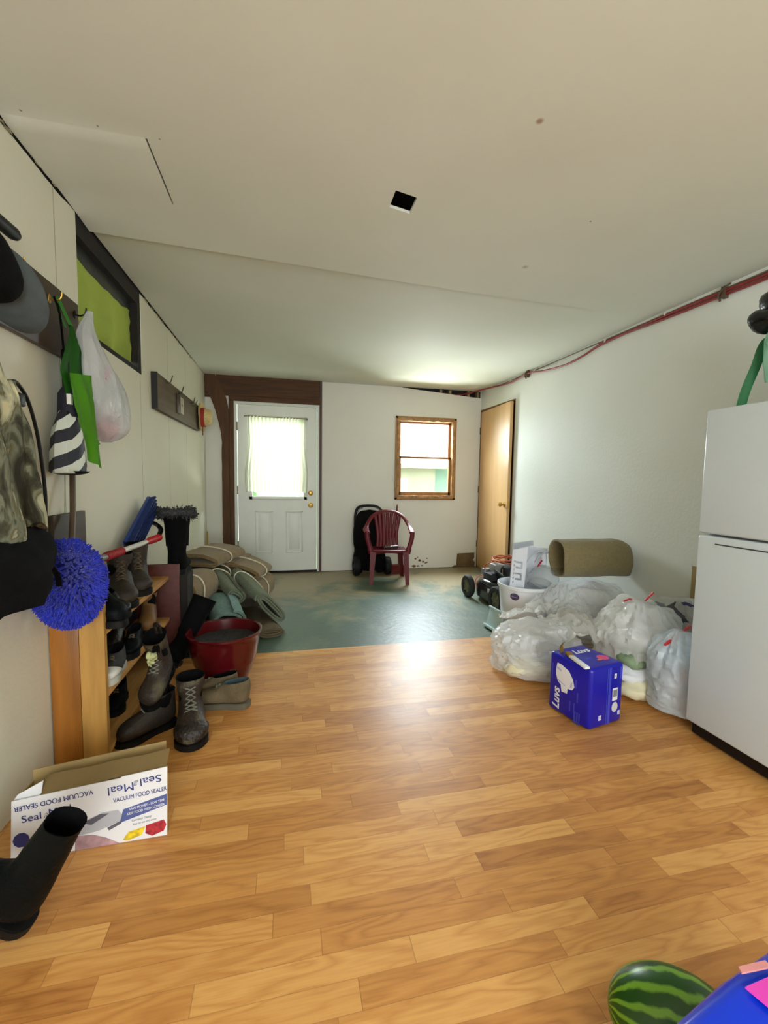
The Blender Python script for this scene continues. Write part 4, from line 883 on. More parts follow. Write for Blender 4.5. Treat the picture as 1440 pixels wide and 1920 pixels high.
def drape(z0, z1, y0, y1, xc, tab, dep, n=44, nz=22, folds=7, amp=0.018, seed=0, wall=-0.905):
    rings = []
    for i in range(nz+1):
        q = i/nz; z = z0+(z1-z0)*q; yc = y0+(y1-y0)*q; w_ = interp(tab, q); d_ = dep*(0.35+0.65*min(1, q*2.5)); r_ = []
        for k in range(n):
            a = 2*PI*k/n; f = amp*math.sin(a*folds+2*math.sin(q*3+seed)+seed)*min(1, q*3) + 0.012*noise.noise(V((math.cos(a)*2, q*6, math.sin(a)*2+seed)))
            y = yc+(w_+f)*math.sin(a); x = xc+(d_+f)*math.cos(a); zz = z + (0.015*math.sin(a*3+seed) if i == nz else 0)
            r_.append(V((max(wall, x), y, zz)))
        rings.append(r_)
    return rings
m_ = MB(); m_.loft(drape(1.60, 0.975, 1.32, 1.345, -0.815, tab_w, 0.075, seed=1.0)); m_.build('jacket_body', camo(), jk, True)
m_ = MB(); m_.loft(drape(1.45, 1.02, 1.475, 1.555, -0.785, [(0, 0.02), (0.2, 0.035), (1, 0.05)], 0.04, n=24, folds=3, amp=0.008, seed=3)); m_.build('sleeve', _MATS.get('x') or bpy.data.materials['camouflage_cloth'], jk, True)
m_ = MB(); m_.box((-0.800, 1.520, 1.385), (-0.775, 1.556, 1.425), bev=0.006); m_.build('buckle', M_BLACK, jk, True)
# black bag below the jacket
bb = thing('bag', 'black cloth bag hanging under the camouflage jacket at the left edge', 'bag', (-0.80, 1.45, 0.87))
m_ = MB(); m_.loft(drape(1.02, 0.80, 1.40, 1.36, -0.785, [(0, 0.20), (0.3, 0.275), (0.6, 0.29), (0.9, 0.25), (1, 0.16)], 0.085, folds=4, amp=0.012, seed=2)); m_.build('bag_body', M_BLACKCLOTH, bb, True)
m_ = MB(); m_.tube(smoothpts([(-0.79, 1.48, 0.94), (-0.78, 1.62, 0.90), (-0.78, 1.70, 0.83), (-0.775, 1.70, 0.79)], 5), 0.010, 8, flat=0.4); m_.build('strap', M_BLACKCLOTH, bb, True)
# cable
m_ = MB(); m_.tube(smoothpts([(-0.84, 1.45, 1.36), (-0.835, 1.52, 1.44), (-0.83, 1.591, 1.468), (-0.84, 1.646, 1.466), (-0.845, 1.702, 1.429), (-0.845, 1.743, 1.345), (-0.845, 1.770, 1.236), (-0.845, 1.785, 1.103), (-0.845, 1.775, 1.00), (-0.845, 1.76, 0.93), (-0.85, 1.74, 0.86)], 8), 0.0062, 10)
tag(m_.build('cable', M_BLACK), 'stiff black cable arching down the left wall beside the camouflage jacket', 'cable')
# dangling string and thin nail
m_ = MB(); m_.tube([(-0.905, 2.075, 1.20), (-0.907, 2.068, 1.10), (-0.907, 2.060, 1.02)], 0.0012, 5); tag(m_.build('string', mat('pale_string', (150, 140, 118), 0.8)), 'thin string hanging below the striped umbrella', 'string')

# striped umbrella
um = thing('umbrella', 'folded umbrella with diagonal navy and white stripes hanging head down from the coat board', 'umbrella', (-0.85, 1.985, 1.40))
def stripes():
    m, nt, b = new_mat('navy_white_stripes'); N = nt.nodes; L = nt.links
    tc = N.new('ShaderNodeTexCoord'); sp = N.new('ShaderNodeSeparateXYZ'); L.new(tc.outputs['Object'], sp.inputs[0])
    def mt(op, a, c):
        n = N.new('ShaderNodeMath'); n.operation = op
        for i, x in enumerate((a, c)):
            if isinstance(x, (int, float)): n.inputs[i].default_value = x
            elif x is not None: L.new(x, n.inputs[i])
        return n.outputs[0]
    at = mt('ARCTAN2', sp.outputs[1], sp.outputs[0]); a = mt('ADD', mt('MULTIPLY', at, 0.42), mt('MULTIPLY', sp.outputs[2], -10.5))
    nz = N.new('ShaderNodeTexNoise'); nz.inputs['Scale'].default_value = 14; L.new(tc.outputs['Object'], nz.inputs['Vector'])
    f = mt('FRACT', mt('ADD', a, mt('MULTIPLY', nz.outputs['Fac'], 0.22)), None); g = mt('GREATER_THAN', f, 0.52)
    mx = N.new('ShaderNodeMixRGB'); mx.inputs[1].default_value = lin((14, 16, 34)); mx.inputs[2].default_value = lin((206, 214, 204)); L.new(g, mx.inputs[0])
    L.new(mx.outputs[0], b.inputs['Base Color']); b.inputs['Roughness'].default_value = 0.6
    return m
rings = []
for (z, r_) in ((-0.012, 0.040), (-0.015, 0.030), (-0.19, 0.085), (-0.215, 0.088), (-0.21, 0.094), (-0.19, 0.096), (-0.12, 0.090), (-0.05, 0.080), (0.0, 0.056), (0.03, 0.040)):
    rings.append([V((min(0.05, r_*math.cos(2*PI*k/32)*0.55*(1+0.09*math.cos(k*2*PI*5/32))), r_*math.sin(2*PI*k/32)*(1+0.06*math.cos(k*2*PI*7/32)), z)) for k in range(32)])
m_ = MB(); m_.loft(rings[2:]); m_.build('canopy', stripes(), um)
m_ = MB(); m_.tube([(0, 0, 0.01), (0, -0.002, 0.10), (0, 0.0, 0.125)], [0.036, 0.030, 0.016], 16, flat=0.8, up=(0, 1, 0)); m_.build('strap_band', mat('navy_cloth', (14, 16, 36), 0.7), um)
m_ = MB(); m_.tube([(0, 0, 0.11), (0, 0, 0.25), (-0.005, 0.01, 0.27)], [0.014, 0.014, 0.012], 12); m_.build('handle', M_BLACK, um)
m_ = MB(); m_.tube(smoothpts([(0, 0.008, 0.26), (0.0, 0.055, 0.36), (-0.022, 0.035, 0.44), (-0.030, 0.0, 0.47), (0.0, -0.03, 0.40), (0, -0.008, 0.26)], 5), 0.004, 6); m_.build('wrist_loop', M_BLACKCLOTH, um)
MB().box((0.016, -0.040, 0.055), (0.030, -0.022, 0.095)).build('white_tag', mat('white_tag', (225, 225, 220), 0.6), um)
MB().lathe([(0.0, -0.222), (0.030, -0.222), (0.06, -0.214), (0.07, -0.205)], 20).build('end_cap', M_BLACK, um)

# lime bag
gb = thing('shopping_bag', 'folded lime green reusable bag hanging between the striped umbrella and the white plastic bag', 'bag', (-0.83, 2.06, 1.5))
M_LIME = mat('lime_fabric', (98, 176, 18), 0.7, var=0.12, vs=8, bump=0.2, bs=120); M_GRN = mat('green_bag_side', (40, 112, 24), 0.7, var=0.2)
MYZ = Matrix(((0, 0, 1, 0), (1, 0, 0, 0), (0, 1, 0, 0), (0, 0, 0, 1)))
def plate(poly, x0, x1, nm, m, par, bev=0.003, disp=0.0):
    m_ = MB(); m_.prism(poly, x0, x1, M=MYZ, bev=bev)
    return m_.build(nm, m, par, True, smooth=False)
def fold(name, m, par, left, right, x0, bulge, seed=0, th=0.003, n=24):
    """hanging cloth between two edge curves (y, z lists), bulging out from the wall"""
    Lp, Rp = smoothpts([(0, a, b) for a, b in left], 6), smoothpts([(0, a, b) for a, b in right], 6)
    def f(a, b):
        i = a*(len(Lp)-1); k = min(int(i), len(Lp)-2); t = i-k; l = Lp[k].lerp(Lp[k+1], t)
        j = a*(len(Rp)-1); k = min(int(j), len(Rp)-2); t = j-k; r = Rp[k].lerp(Rp[k+1], t)
        p = l.lerp(r, b); return V((x0+bulge*math.sin(b*PI)*min(1, a*3)+0.006*math.sin(b*13+seed)+0.010*noise.noise(V((a*4, b*4, seed))), p.y, p.z))
    m_ = MB(); m_.grid(f, n, 14, th); return m_.build(name, m, par, True)
fold('bag_back', M_GRN, gb, [(2.02, 1.78), (1.985, 1.70), (1.925, 1.58), (1.99, 1.42)], [(2.04, 1.78), (2.09, 1.70), (2.125, 1.60), (2.13, 1.40)], -0.845, 0.02, 1)
fold('bag_front', M_LIME, gb, [(1.922, 1.572), (1.950, 1.46), (2.005, 1.37), (2.045, 1.240)], [(2.120, 1.604), (2.125, 1.52), (2.130, 1.42), (2.192, 1.205)], -0.815, 0.018, 2)
fold('bag_edge', M_LIME, gb, [(2.105, 1.45), (2.12, 1.38), (2.15, 1.33)], [(2.13, 1.47), (2.16, 1.39), (2.215, 1.315)], -0.83, 0.012, 4)
m_ = MB(); m_.tube(smoothpts([(-0.85, 2.0, 1.76), (-0.87, 1.985, 1.83), (-0.868, 1.985, 1.868), (-0.86, 2.01, 1.83), (-0.84, 2.04, 1.76)], 5), 0.008, 6, flat=0.4); m_.build('handle_loop', M_GRN, gb, True)

# white plastic bag, tied up on the last hook, with something pinkish at its bottom
pb = thing('plastic_bag', 'translucent white plastic shopping bag hanging from the last hook of the near coat board', 'bag', (-0.83, 2.2, 1.85))
left = [(2.175, 1.890), (2.100, 1.80), (2.085, 1.715), (2.10, 1.60), (2.14, 1.49), (2.185, 1.41), (2.26, 1.345), (2.30, 1.335)]
right = [(2.190, 1.890), (2.185, 1.80), (2.27, 1.71), (2.38, 1.64), (2.50, 1.58), (2.545, 1.50), (2.46, 1.39), (2.34, 1.337)]
Ls, Rs = smoothpts([(0, a, b) for a, b in left], 5), smoothpts([(0, a, b) for a, b in right], 5)
rings = []
for i, (l, r_) in enumerate(zip(Ls, Rs)):
    q = i/(len(Ls)-1); c = (l+r_)/2; hw = (r_-l).length/2; dx = min(0.075, 0.008+hw*0.5); rr_ = []
    for k in range(36):
        a = 2*PI*k/36; cr_ = 1+0.10*noise.noise(V((math.cos(a)*2.5, q*7, math.sin(a)*2.5)))+0.05*math.sin(a*9+q*6)*(1-q*0.4)
        p = c+(r_-l)/2*math.sin(a)*cr_; rr_.append(V((-0.833+dx*math.cos(a)*cr_, p.y, p.z+0.0*k)))
    rings.append(rr_)
M_FILM = film('white_bag_film', (228, 232, 238), 0.40, 0.38, 0.2, 18, 0.5)
m_ = MB(); m_.loft(rings); m_.build('bag_film', M_FILM, pb, True)
m_ = MB(); m_.ell((-0.835, 2.335, 1.40), (0.045, 0.085, 0.05)); m_.disp(0.03, 14, 3); m_.build('pink_contents', mat('pale_pink_packet', (206, 96, 96), 0.5, var=0.4, vs=30), pb, True)
m_ = MB(); m_.box((-0.775, 2.165, 1.60), (-0.773, 2.195, 1.66)); m_.build('printed_mark', mat('magenta_print', (180, 60, 110), 0.5, var=0.5, vs=60), pb, True)
m_ = MB(); m_.ell((-0.83, 2.38, 1.49), (0.04, 0.075, 0.06)); m_.disp(0.03, 18, 5); m_.build('white_contents', mat('white_packet', (225, 222, 214), 0.4, var=0.1), pb, True)

# red water pipes clipped along the top of the right wall
def pipe(nm, lb, pts, r, m, par):
    m_ = MB(); m_.tube(smoothpts(pts, 6), r, 10); return m_.build(nm, m, par, True)
pp = thing('water_pipes', 'thin red plastic water pipes sagging along the top of the right wall', 'pipe', (2.53, 3.0, 2.318))
M_PEX = mat('red_pex', (134, 42, 42), 0.4, var=0.1)
pipe('red_pipe', '', [(2.535, 0.6, 2.331), (2.535, 1.2, 2.326), (2.535, 1.9, 2.318), (2.532, 2.13, 2.322), (2.534, 2.6, 2.326), (2.532, 3.15, 2.313), (2.528, 3.38, 2.278), (2.525, 3.62, 2.260), (2.525, 3.95, 2.286), (2.53, 4.29, 2.334), (2.528, 4.62, 2.310), (2.50, 5.0, 2.333), (2.42, 5.28, 2.334), (2.30, 5.445, 2.313), (2.1, 5.50, 2.303)], 0.0095, M_PEX, pp)
pipe('red_pipe', '', [(2.535, 0.6, 2.308), (2.535, 1.2, 2.304), (2.535, 1.9, 2.296), (2.536, 2.13, 2.302), (2.534, 2.5, 2.306), (2.538, 3.0, 2.326), (2.540, 3.2, 2.330)], 0.0085, M_PEX, pp)
pipe('grey_cable', '', [(2.540, 1.9, 2.336), (2.542, 2.5, 2.338), (2.542, 3.2, 2.338), (2.542, 3.9, 2.337), (2.54, 4.29, 2.338), (2.535, 5.0, 2.338)], 0.005, mat('grey_brown_cable', (118, 104, 82), 0.7), pp)
for (y, z) in ((2.14, 2.326), (4.285, 2.338)):
    m_ = MB(); m_.box((2.518, y-0.012, z-0.045), (2.552, y+0.012, z+0.022), bev=0.002); m_.tube(smoothpts([(2.54, y-0.03, z+0.03), (2.516, y-0.012, z+0.01), (2.514, y+0.02, z-0.02), (2.54, y+0.03, z-0.052)], 4), 0.006, 6); m_.build('pipe_clamp', mat('brown_clamp', (84, 66, 48), 0.6), pp, True)
for (y, z) in ((2.55, 2.338), (3.12, 2.327), (4.15, 2.330), (4.62, 2.322)):
    m_ = MB(); m_.box((2.520, y-0.006, z-0.013), (2.548, y+0.006, z+0.011), bev=0.003); m_.build('pipe_clip', mat('white_clip', (210, 206, 196), 0.5), pp, True)
pw = thing('wires', 'loose red wires in the dark gap above the far window', 'wire', (1.9, 5.46, 2.32))
for i in range(3):
    m_ = MB(); m_.tube(smoothpts([(1.50+0.03*i, 5.456, 2.348-0.004*i), (1.72, 5.46, 2.325-0.006*i), (1.95, 5.462+0.008*i, 2.315-0.006*i), (2.2, 5.47, 2.310-0.005*i)], 5), 0.0045, 6); m_.build('wire', mat('red_wire', (132, 40, 40), 0.4), pw, True)
# ------------------------------------------------------------------ red plastic armchair by the back wall
M_RED = mat('maroon_plastic', (96, 12, 24), 0.42, var=0.06, spec=0.3)
ch = thing('armchair', 'dark red moulded plastic armchair with a slatted back, standing on the concrete below the window', 'chair', (1.165, 4.86, -0.006), (0, 0, R(-9)))
def seatf(a, b):
    x = (a-0.5)*0.43*(1.0-0.10*b); y = -0.215+0.40*b+0.030*(abs(a-0.5)*2)**2*(1-b)
    return V((x, y, 0.385-0.018*math.sin(a*PI)*math.sin(b*PI)-0.012*b+0.006*(1-b)*math.cos((a-0.5)*PI)))
m_ = MB(); m_.grid(seatf, 16, 14, 0.006)
m_.tube([seatf(i/16, 0)+V((0, 0, -0.012)) for i in range(17)], 0.014, 8); m_.build('seat', M_RED, ch)
m_ = MB(); m_.grid(lambda a, b: seatf(a, 0)+V((0, 0.004, -0.012-b*(0.022+0.045*(abs(a-0.5)*2)**3))), 24, 2, 0.006); m_.build('apron', M_RED, ch)
def leg(x0, y0, z0, x1, y1, w0, w1, dn=1):
    m_ = MB(); rings = []
    for i in range(9):
        q = i/8; x = x0+(x1-x0)*q; y = y0+(y1-y0)*q; z = z0*(1-q); w_ = w0+(w1-w0)*q; s = -1 if x0 < 0 else 1; d = 0.028-0.008*q
        rings.append([V((x+s*0.012, y-d*dn, z)), V((x+s*0.012, y+d*dn, z)), V((x+s*0.004, y+d*dn, z)), V((x+s*0.004, y-(d-0.008)*dn, z)), V((x-s*w_, y-(d-0.010)*dn, z)), V((x-s*w_, y-d*dn, z))])
    m_.loft(rings); return m_.build('leg', M_RED, ch, smooth=False)
leg(-0.205, -0.175, 0.372, -0.215, -0.205, 0.055, 0.030); leg(0.205, -0.175, 0.372, 0.215, -0.205, 0.055, 0.030)
leg(-0.170, 0.16, 0.372, -0.200, 0.215, 0.050, 0.028, -1); leg(0.170, 0.16, 0.372, 0.200, 0.215, 0.050, 0.028, -1)
hp = smoothpts([(-0.250, -0.185, 0.585), (-0.262, -0.08, 0.592), (-0.262, 0.03, 0.605), (-0.240, 0.12, 0.655), (-0.185, 0.19, 0.735), (-0.10, 0.235, 0.783), (0, 0.248, 0.797), (0.10, 0.235, 0.783), (0.185, 0.19, 0.735), (0.240, 0.12, 0.655), (0.262, 0.03, 0.605), (0.262, -0.08, 0.592), (0.250, -0.185, 0.585)], 6)
m_ = MB(); m_.tube(hp, [0.024+0.010*math.exp(-((abs(p.x)-0.262)/0.03)**2)*(1 if p.y < 0.05 else 0.2) for p in hp], 12, flat=0.42, up=None); m_.build('back_hoop', M_RED, ch)
for s in (-1, 1):
    m_ = MB(); m_.tube(smoothpts([(s*0.205, -0.185, 0.35), (s*0.222, -0.185, 0.42), (s*0.250, -0.185, 0.52), (s*0.256, -0.185, 0.59)], 4), [0.032]*4+[0.026]*9, 10, flat=0.45, up=(0, 1, 0)); m_.build('arm_post', M_RED, ch)
for i in range(7):
    t_ = (i-3)/3; top_ = V((t_*0.148, 0.243-0.02*abs(t_), 0.778-0.030*t_*t_)); bot = V((t_*0.118, 0.165, 0.375)); mid = V((t_*0.112, 0.198, 0.52))
    m_ = MB(); m_.tube(smoothpts([bot, mid, top_], 6), [0.0165+0.0045*j/12 for j in range(13)], 8, flat=0.28, up=(0, 1, 0)); m_.build('back_slat', M_RED, ch)
it = thing('hand_tool', 'small black and silver object lying on the seat of the dark red armchair', 'small tool', (1.20, 4.83, 0.372), (0, 0, R(8)))  # unidentified small item, built as a generic tool
m_ = MB(); m_.tube([(-0.02, 0, 0.020), (0.02, 0, 0.020), (0.035, 0, 0.020), (0.07, 0, 0.020), (0.075, 0, 0.020)], [0.016, 0.018, 0.020, 0.020, 0.014], 16); m_.build('barrel', mat('shiny_grey_metal', (120, 118, 128), 0.2, 0.8), it)
m_ = MB(); m_.tube([(-0.10, 0.004, 0.014), (-0.06, 0, 0.016), (-0.02, 0, 0.018)], [0.010, 0.014, 0.015], 12); m_.build('grip', mat('dark_brown_plastic', (48, 34, 20), 0.5), it)

# ------------------------------------------------------------------ black folded stroller leaning at the back wall
st = thing('stroller', 'black folded stroller with an arched handle, leaning on the back wall behind the red armchair', 'stroller', (1.03, 5.24, -0.006))
hb = smoothpts([(-0.185, 0.10, 0.60), (-0.175, 0.125, 0.74), (-0.145, 0.135, 0.815), (-0.07, 0.14, 0.842), (0.06, 0.14, 0.842), (0.135, 0.135, 0.810), (0.175, 0.125, 0.74), (0.19, 0.10, 0.58)], 6)
MB().tube(hb, 0.017, 10).build('handle', M_BLACK, st)
MB().tube(smoothpts([(-0.150, 0.120, 0.76), (-0.125, 0.125, 0.800), (-0.08, 0.13, 0.820)], 6), 0.007, 8).build('grey_tube', mat('grey_tube', (130, 128, 120), 0.4, 0.5), st)
MB().tube(smoothpts([(0.09, 0.13, 0.818), (0.125, 0.125, 0.800), (0.155, 0.12, 0.76)], 6), 0.007, 8).build('grey_tube', mat('grey_tube', (130, 128, 120)), st)
def slab(mb, secs, seed=0, amp=0.010):
    rings = []
    for (z, x0, x1, y0, y1) in secs:
        c = V(((x0+x1)/2, (y0+y1)/2, z)); r_ = []
        for k in range(28):
            a = 2*PI*k/28; cx, sx = math.cos(a), math.sin(a)
            r_.append(c + V(((x1-x0)/2*math.copysign(abs(cx)**0.6, cx), (y1-y0)/2*math.copysign(abs(sx)**0.6, sx), 0)) * (1+amp*8*noise.noise(V((cx*2, sx*2, z*9+seed)))))
        rings.append(r_)
    mb.loft(rings)
m_ = MB(); slab(m_, [(0.30, -0.205, 0.18, -0.04, 0.10), (0.36, -0.22, 0.20, -0.06, 0.11), (0.50, -0.22, 0.205, -0.06, 0.12), (0.62, -0.205, 0.185, -0.02, 0.125), (0.70, -0.17, 0.17, 0.02, 0.13), (0.80, -0.13, 0.13, 0.09, 0.135)]); m_.build('canopy', M_BLACKCLOTH, st, sub=1)
m_ = MB(); slab(m_, [(0.03, -0.215, 0.19, -0.07, 0.10), (0.16, -0.225, 0.20, -0.10, 0.10), (0.30, -0.20, 0.18, -0.07, 0.10), (0.38, -0.17, 0.14, -0.03, 0.09)], 5); m_.build('seat_fabric', M_BLACKCLOTH, st, sub=1)
RX = Euler((0, PI/2, 0)).to_matrix().to_4x4()
def wheel(mb_t, mb_h, c, r, w_, M0=Matrix.Identity(4)):
    Mx = M0 @ Matrix.Translation(c) @ RX
    mb_t.lathe([(r*0.62, -w_/2), (r*0.92, -w_/2), (r, -w_*0.3), (r, w_*0.3), (r*0.92, w_/2), (r*0.62, w_/2), (r*0.60, 0), (r*0.62, -w_/2)], 32, M=Mx)
    mb_h.lathe([(0.0, -w_*0.42), (r*0.18, -w_*0.42), (r*0.2, -w_*0.25), (r*0.62, -w_*0.2), (r*0.62, w_*0.2), (r*0.2, w_*0.25), (r*0.18, w_*0.42), (0.0, w_*0.42)], 32, M=Mx)
for (x, y, r_) in ((-0.190, -0.08, 0.115), (0.20, -0.06, 0.110), (-0.14, 0.04, 0.085), (0.13, 0.05, 0.085)):
    a, b_ = MB(), MB(); wheel(a, b_, (x, y, r_), r_, 0.075); t_ = a.build('wheel', M_RUB, st); b_.build('hub', M_BLACK, t_)
for s in (-0.19, 0.17): MB().tube([(s, 0.03, 0.12), (s, 0.05, 0.40), (s, 0.10, 0.66)], 0.011, 8).build('frame_tube', M_BLACK, st)

dp = thing('dustpan', 'long-handled red dustpan standing against the back wall behind the red armchair', 'dustpan', (1.38, 5.3, -0.006))
MB().tube([(1.383, 5.20, 0.09), (1.402, 5.40, 0.74)], 0.007, 10).build('shaft', mat('dark_grey_tube', (84, 84, 80), 0.4, 0.6), dp, True)
MB().tube([(1.401, 5.39, 0.72), (1.404, 5.408, 0.76), (1.406, 5.414, 0.82), (1.408, 5.418, 0.855)], [0.009, 0.020, 0.019, 0.006], 12, flat=0.5).build('hand_grip', mat('dark_red_grip', (120, 26, 30), 0.5), dp, True)
m_ = MB(); m_.grid(lambda a, b: V((1.27+0.24*a, 5.14+0.18*b, 0.002+0.07*b*b+0.010*(abs(a-0.5)*2)**6)), 14, 8, 0.004); m_.prism([(1.27, 0), (1.51, 0), (1.48, 0.085), (1.30, 0.085)], 5.32, 5.325, M=MP); m_.build('pan', mat('dark_red_pan', (128, 34, 36), 0.45), dp, True)

# ------------------------------------------------------------------ lawn mower
mw = thing('lawn_mower', 'black push lawn mower with grey-spoked wheels and an orange cord, by the wooden door', 'lawn mower', (2.05, 3.765, -0.006), (0, 0, R(3)))
M_MBLK = mat('mower_black_metal', (26, 28, 30), 0.25, 0.3, var=0.2, coat=0.4); M_HUB = mat('dusty_olive_hub', (112, 110, 78), 0.6, var=0.3, vs=30)
m_ = MB(); rings = []
for (z, kx, ky) in ((0.045, 0.190, 0.31), (0.10, 0.195, 0.315), (0.16, 0.19, 0.305), (0.20, 0.17, 0.27), (0.215, 0.12, 0.20)):
    rings.append([V((kx*math.copysign(abs(math.cos(a))**0.65, math.cos(a)), ky*math.copysign(abs(math.sin(a))**0.65, math.sin(a)), z)) for a in [2*PI*k/48 for k in range(48)]])
m_.loft(rings, cap0=False); m_.build('deck', M_MBLK, mw)
m_ = MB(); m_.ell((-0.10, 0.02, 0.20), (0.09, 0.17, 0.045)); m_.build('deck_dome', M_MBLK, mw)
for (x, y, r_) in ((-0.222, 0.285, 0.112), (0.222, 0.285, 0.112), (-0.225, -0.285, 0.122), (0.225, -0.285, 0.122)):
    a, b_ = MB(), MB(); wheel(a, b_, (x, y, r_), r_, 0.052); t_ = a.build('wheel', mat('dusty_tyre', (34, 34, 32), 0.8, var=0.4, vs=30), mw)
    s = -1 if x < 0 else 1
    for k in range(8):
        an = k*PI/4; b_.box((-0.004, 0.015, -0.006), (0.004, r_*0.6, 0.006), M=Matrix.Translation((x+s*0.014, y, r_)) @ Euler((an, 0, 0)).to_matrix().to_4x4())
    b_.build('hub', M_HUB, t_)
m_ = MB(); m_.lathe([(0.0, 0.20), (0.13, 0.20), (0.135, 0.25), (0.135, 0.33), (0.125, 0.375), (0.09, 0.395), (0.0, 0.40)], 32, M=Matrix.Translation((0.03, -0.05, 0))); m_.build('engine_shroud', mat('matte_black_shroud', (18, 18, 20), 0.5), mw)
m_ = MB(); m_.box((-0.16, -0.06, 0.205), (-0.05, 0.10, 0.30), bev=0.012); m_.build('engine_block', mat('dark_grey_casting', (58, 58, 60), 0.5, 0.4, var=0.3, vs=30), mw)
m_ = MB(); m_.box((-0.15, 0.085, 0.255), (-0.06, 0.16, 0.325), bev=0.010); m_.build('muffler', mat('silver_muffler', (164, 162, 166), 0.3, 0.7), mw)
m_ = MB(); m_.box((-0.145, -0.10, 0.325), (-0.04, 0.02, 0.40), bev=0.014); m_.build('air_filter_box', mat('grey_plastic_box', (150, 148, 148), 0.45), mw)
m_ = MB(); m_.lathe([(0, 0), (0.032, 0), (0.034, 0.012), (0.026, 0.018), (0, 0.018)], 20, M=Matrix.Translation((0.06, 0.02, 0.395))); m_.build('fuel_cap', M_BLACK, mw)
m_ = MB(); m_.tube(smoothpts([(-0.19, 0.16, 0.12), (-0.185, 0.20, 0.18), (-0.15, 0.19, 0.235), (-0.08, 0.14, 0.25)], 5), 0.006, 8); m_.build('pink_hose', mat('pinkish_hose', (190, 110, 104), 0.5), mw)
m_ = MB(); m_.tube(smoothpts([(-0.02, -0.06, 0.40), (-0.08, -0.12, 0.36), (-0.12, -0.20, 0.30), (-0.14, -0.28, 0.24)], 5), 0.003, 6); m_.build('throttle_cable', mat('pale_cable', (140, 120, 104), 0.5), mw)
for s in (-1, 1):
    m_ = MB(); m_.tube(smoothpts([(s*0.17, -0.27, 0.14), (s*0.17, -0.33, 0.22), (s*0.165, -0.30, 0.32), (s*0.16, -0.12, 0.36)], 5), 0.011, 8); m_.build('handle_bracket', M_BLACK, mw)
MB().box((-0.196, -0.12, 0.13), (-0.186, -0.055, 0.165)).build('label_plate', mat('pale_label', (190, 188, 182), 0.5), mw)
m_ = MB(); pts = []
for i in range(64):
    a = i*2*PI/20; k = 1-0.004*i; pts.append((2.075+0.150*k*math.cos(a)+0.008*math.sin(i), 3.725+0.20*k*math.sin(a), 0.415+0.007*(i/20)+0.010*math.sin(a*2+i*0.1)))
pts = pts + [(1.945, 3.785, 0.40), (1.905, 3.845, 0.36), (1.90, 3.855, 0.31)]
m_.tube(smoothpts(pts, 3), 0.0055, 8)
tag(m_.build('extension_cord', mat('orange_cord', (196, 84, 44), 0.5)), 'orange extension cord coiled on top of the lawn mower', 'cord')

# ------------------------------------------------------------------ white bin with plastic ware, carpet, plastic sheets
M_BIN = mat('white_bin_plastic', (222, 226, 232), 0.35, var=0.02)
bn = thing('trash_bin', 'tall round white plastic bin with an oval sticker, beside the lawn mower', 'bin', (1.830, 3.0, -0.003))
MB().lathe([(0, 0.002), (0.160, 0.0), (0.168, 0.006), (0.200, 0.36), (0.212, 0.365), (0.215, 0.375), (0.213, 0.392), (0.206, 0.394), (0.200, 0.384), (0.195, 0.36), (0.165, 0.01)], 56).build('bin_body', M_BIN, bn)
a0 = math.atan2(-3.0, -1.55) - R(26)  # sticker faces the room, slightly left
def oncyl(u, v, r_): a = a0+u/r_; return V((r_*math.cos(a), r_*math.sin(a), v))
def oval(rx, rz, r0, nm, m, zc_=0.318):
    m_ = MB(); m_.grid(lambda a, b: oncyl(rx*b*math.cos(2*PI*a), zc_+rz*b*math.sin(2*PI*a), r0-0.0045+0.086*(zc_+rz*b*math.sin(2*PI*a)-0.318)), 28, 3); return m_.build(nm, m, bn)
oval(0.036, 0.027, 0.2035, 'oval_sticker', mat('dark_sticker', (70, 62, 84), 0.4)); oval(0.032, 0.023, 0.2042, 'sticker_face', mat('grey_violet_sticker', (96, 84, 96), 0.4, col2=(60, 50, 110), vs=40))
text('sticker_lettering', 'HEFTY' if 0 else 'STERILITE' if 0 else '~~~~', oncyl(0, 0.318, 0.2055), (-math.sin(a0), math.cos(a0), 0), (0, 0, 1), 0.018, M_WINK, bn)
# basket standing in the bin
bk = thing('plastic_basket', 'pale grey-white plastic basket with slotted sides standing in the white bin', 'basket', (1.83, 3.00, 0.19), (R(-3), R(3), R(-30)))
M_BSK = mat('white_basket_plastic', (212, 216, 226), 0.4, var=0.02)
m_ = MB(); m_.panel([-0.13, -0.115, -0.06, 0.0, 0.02], [0.0, 0.10, 0.40, 0.50], [(-0.115, -0.10, 0.25, 0.26)], lambda u, v: V((u, -0.09, v)), (0, 1, 0), 0.004)
m_.bm.clear()
sl_ = []
for k in range(2):
    z = 0.225+k*0.088; sl_ += [(-0.095, -0.045, z, z+0.014), (-0.060, -0.045, z, z+0.052), (-0.095, -0.045, z+0.042, z+0.056)]
for k in range(6): sl_ += [(-0.110, -0.102, 0.20+k*0.032, 0.216+k*0.032)]
m_ = MB(); m_.panel([-0.13, -0.02], [0.0, 0.455], sl_, lambda u, v: V((u, -0.10, v)), (0, 1, 0), 0.004, warp=lambda c: V((c.x, c.y, c.z+(c.x+0.13)*0.28 if c.z > 0.44 else c.z))); m_.build('slotted_side', M_BSK, bk, smooth=False)
m_ = MB(); m_.panel([-0.10, 0.16], [0.0, 0.46], [(-0.03+0.05*k, -0.01+0.05*k, 0.25, 0.40) for k in range(3)], lambda u, v: V((-0.13, u, v)), (1, 0, 0), 0.004); m_.build('slotted_side', M_BSK, bk, smooth=False)
m_ = MB(); m_.panel([-0.13, 0.14], [0.0, 0.47], [], lambda u, v: V((u, 0.16, v)), (0, 1, 0), 0.004); m_.build('back_side', M_BSK, bk, smooth=False)
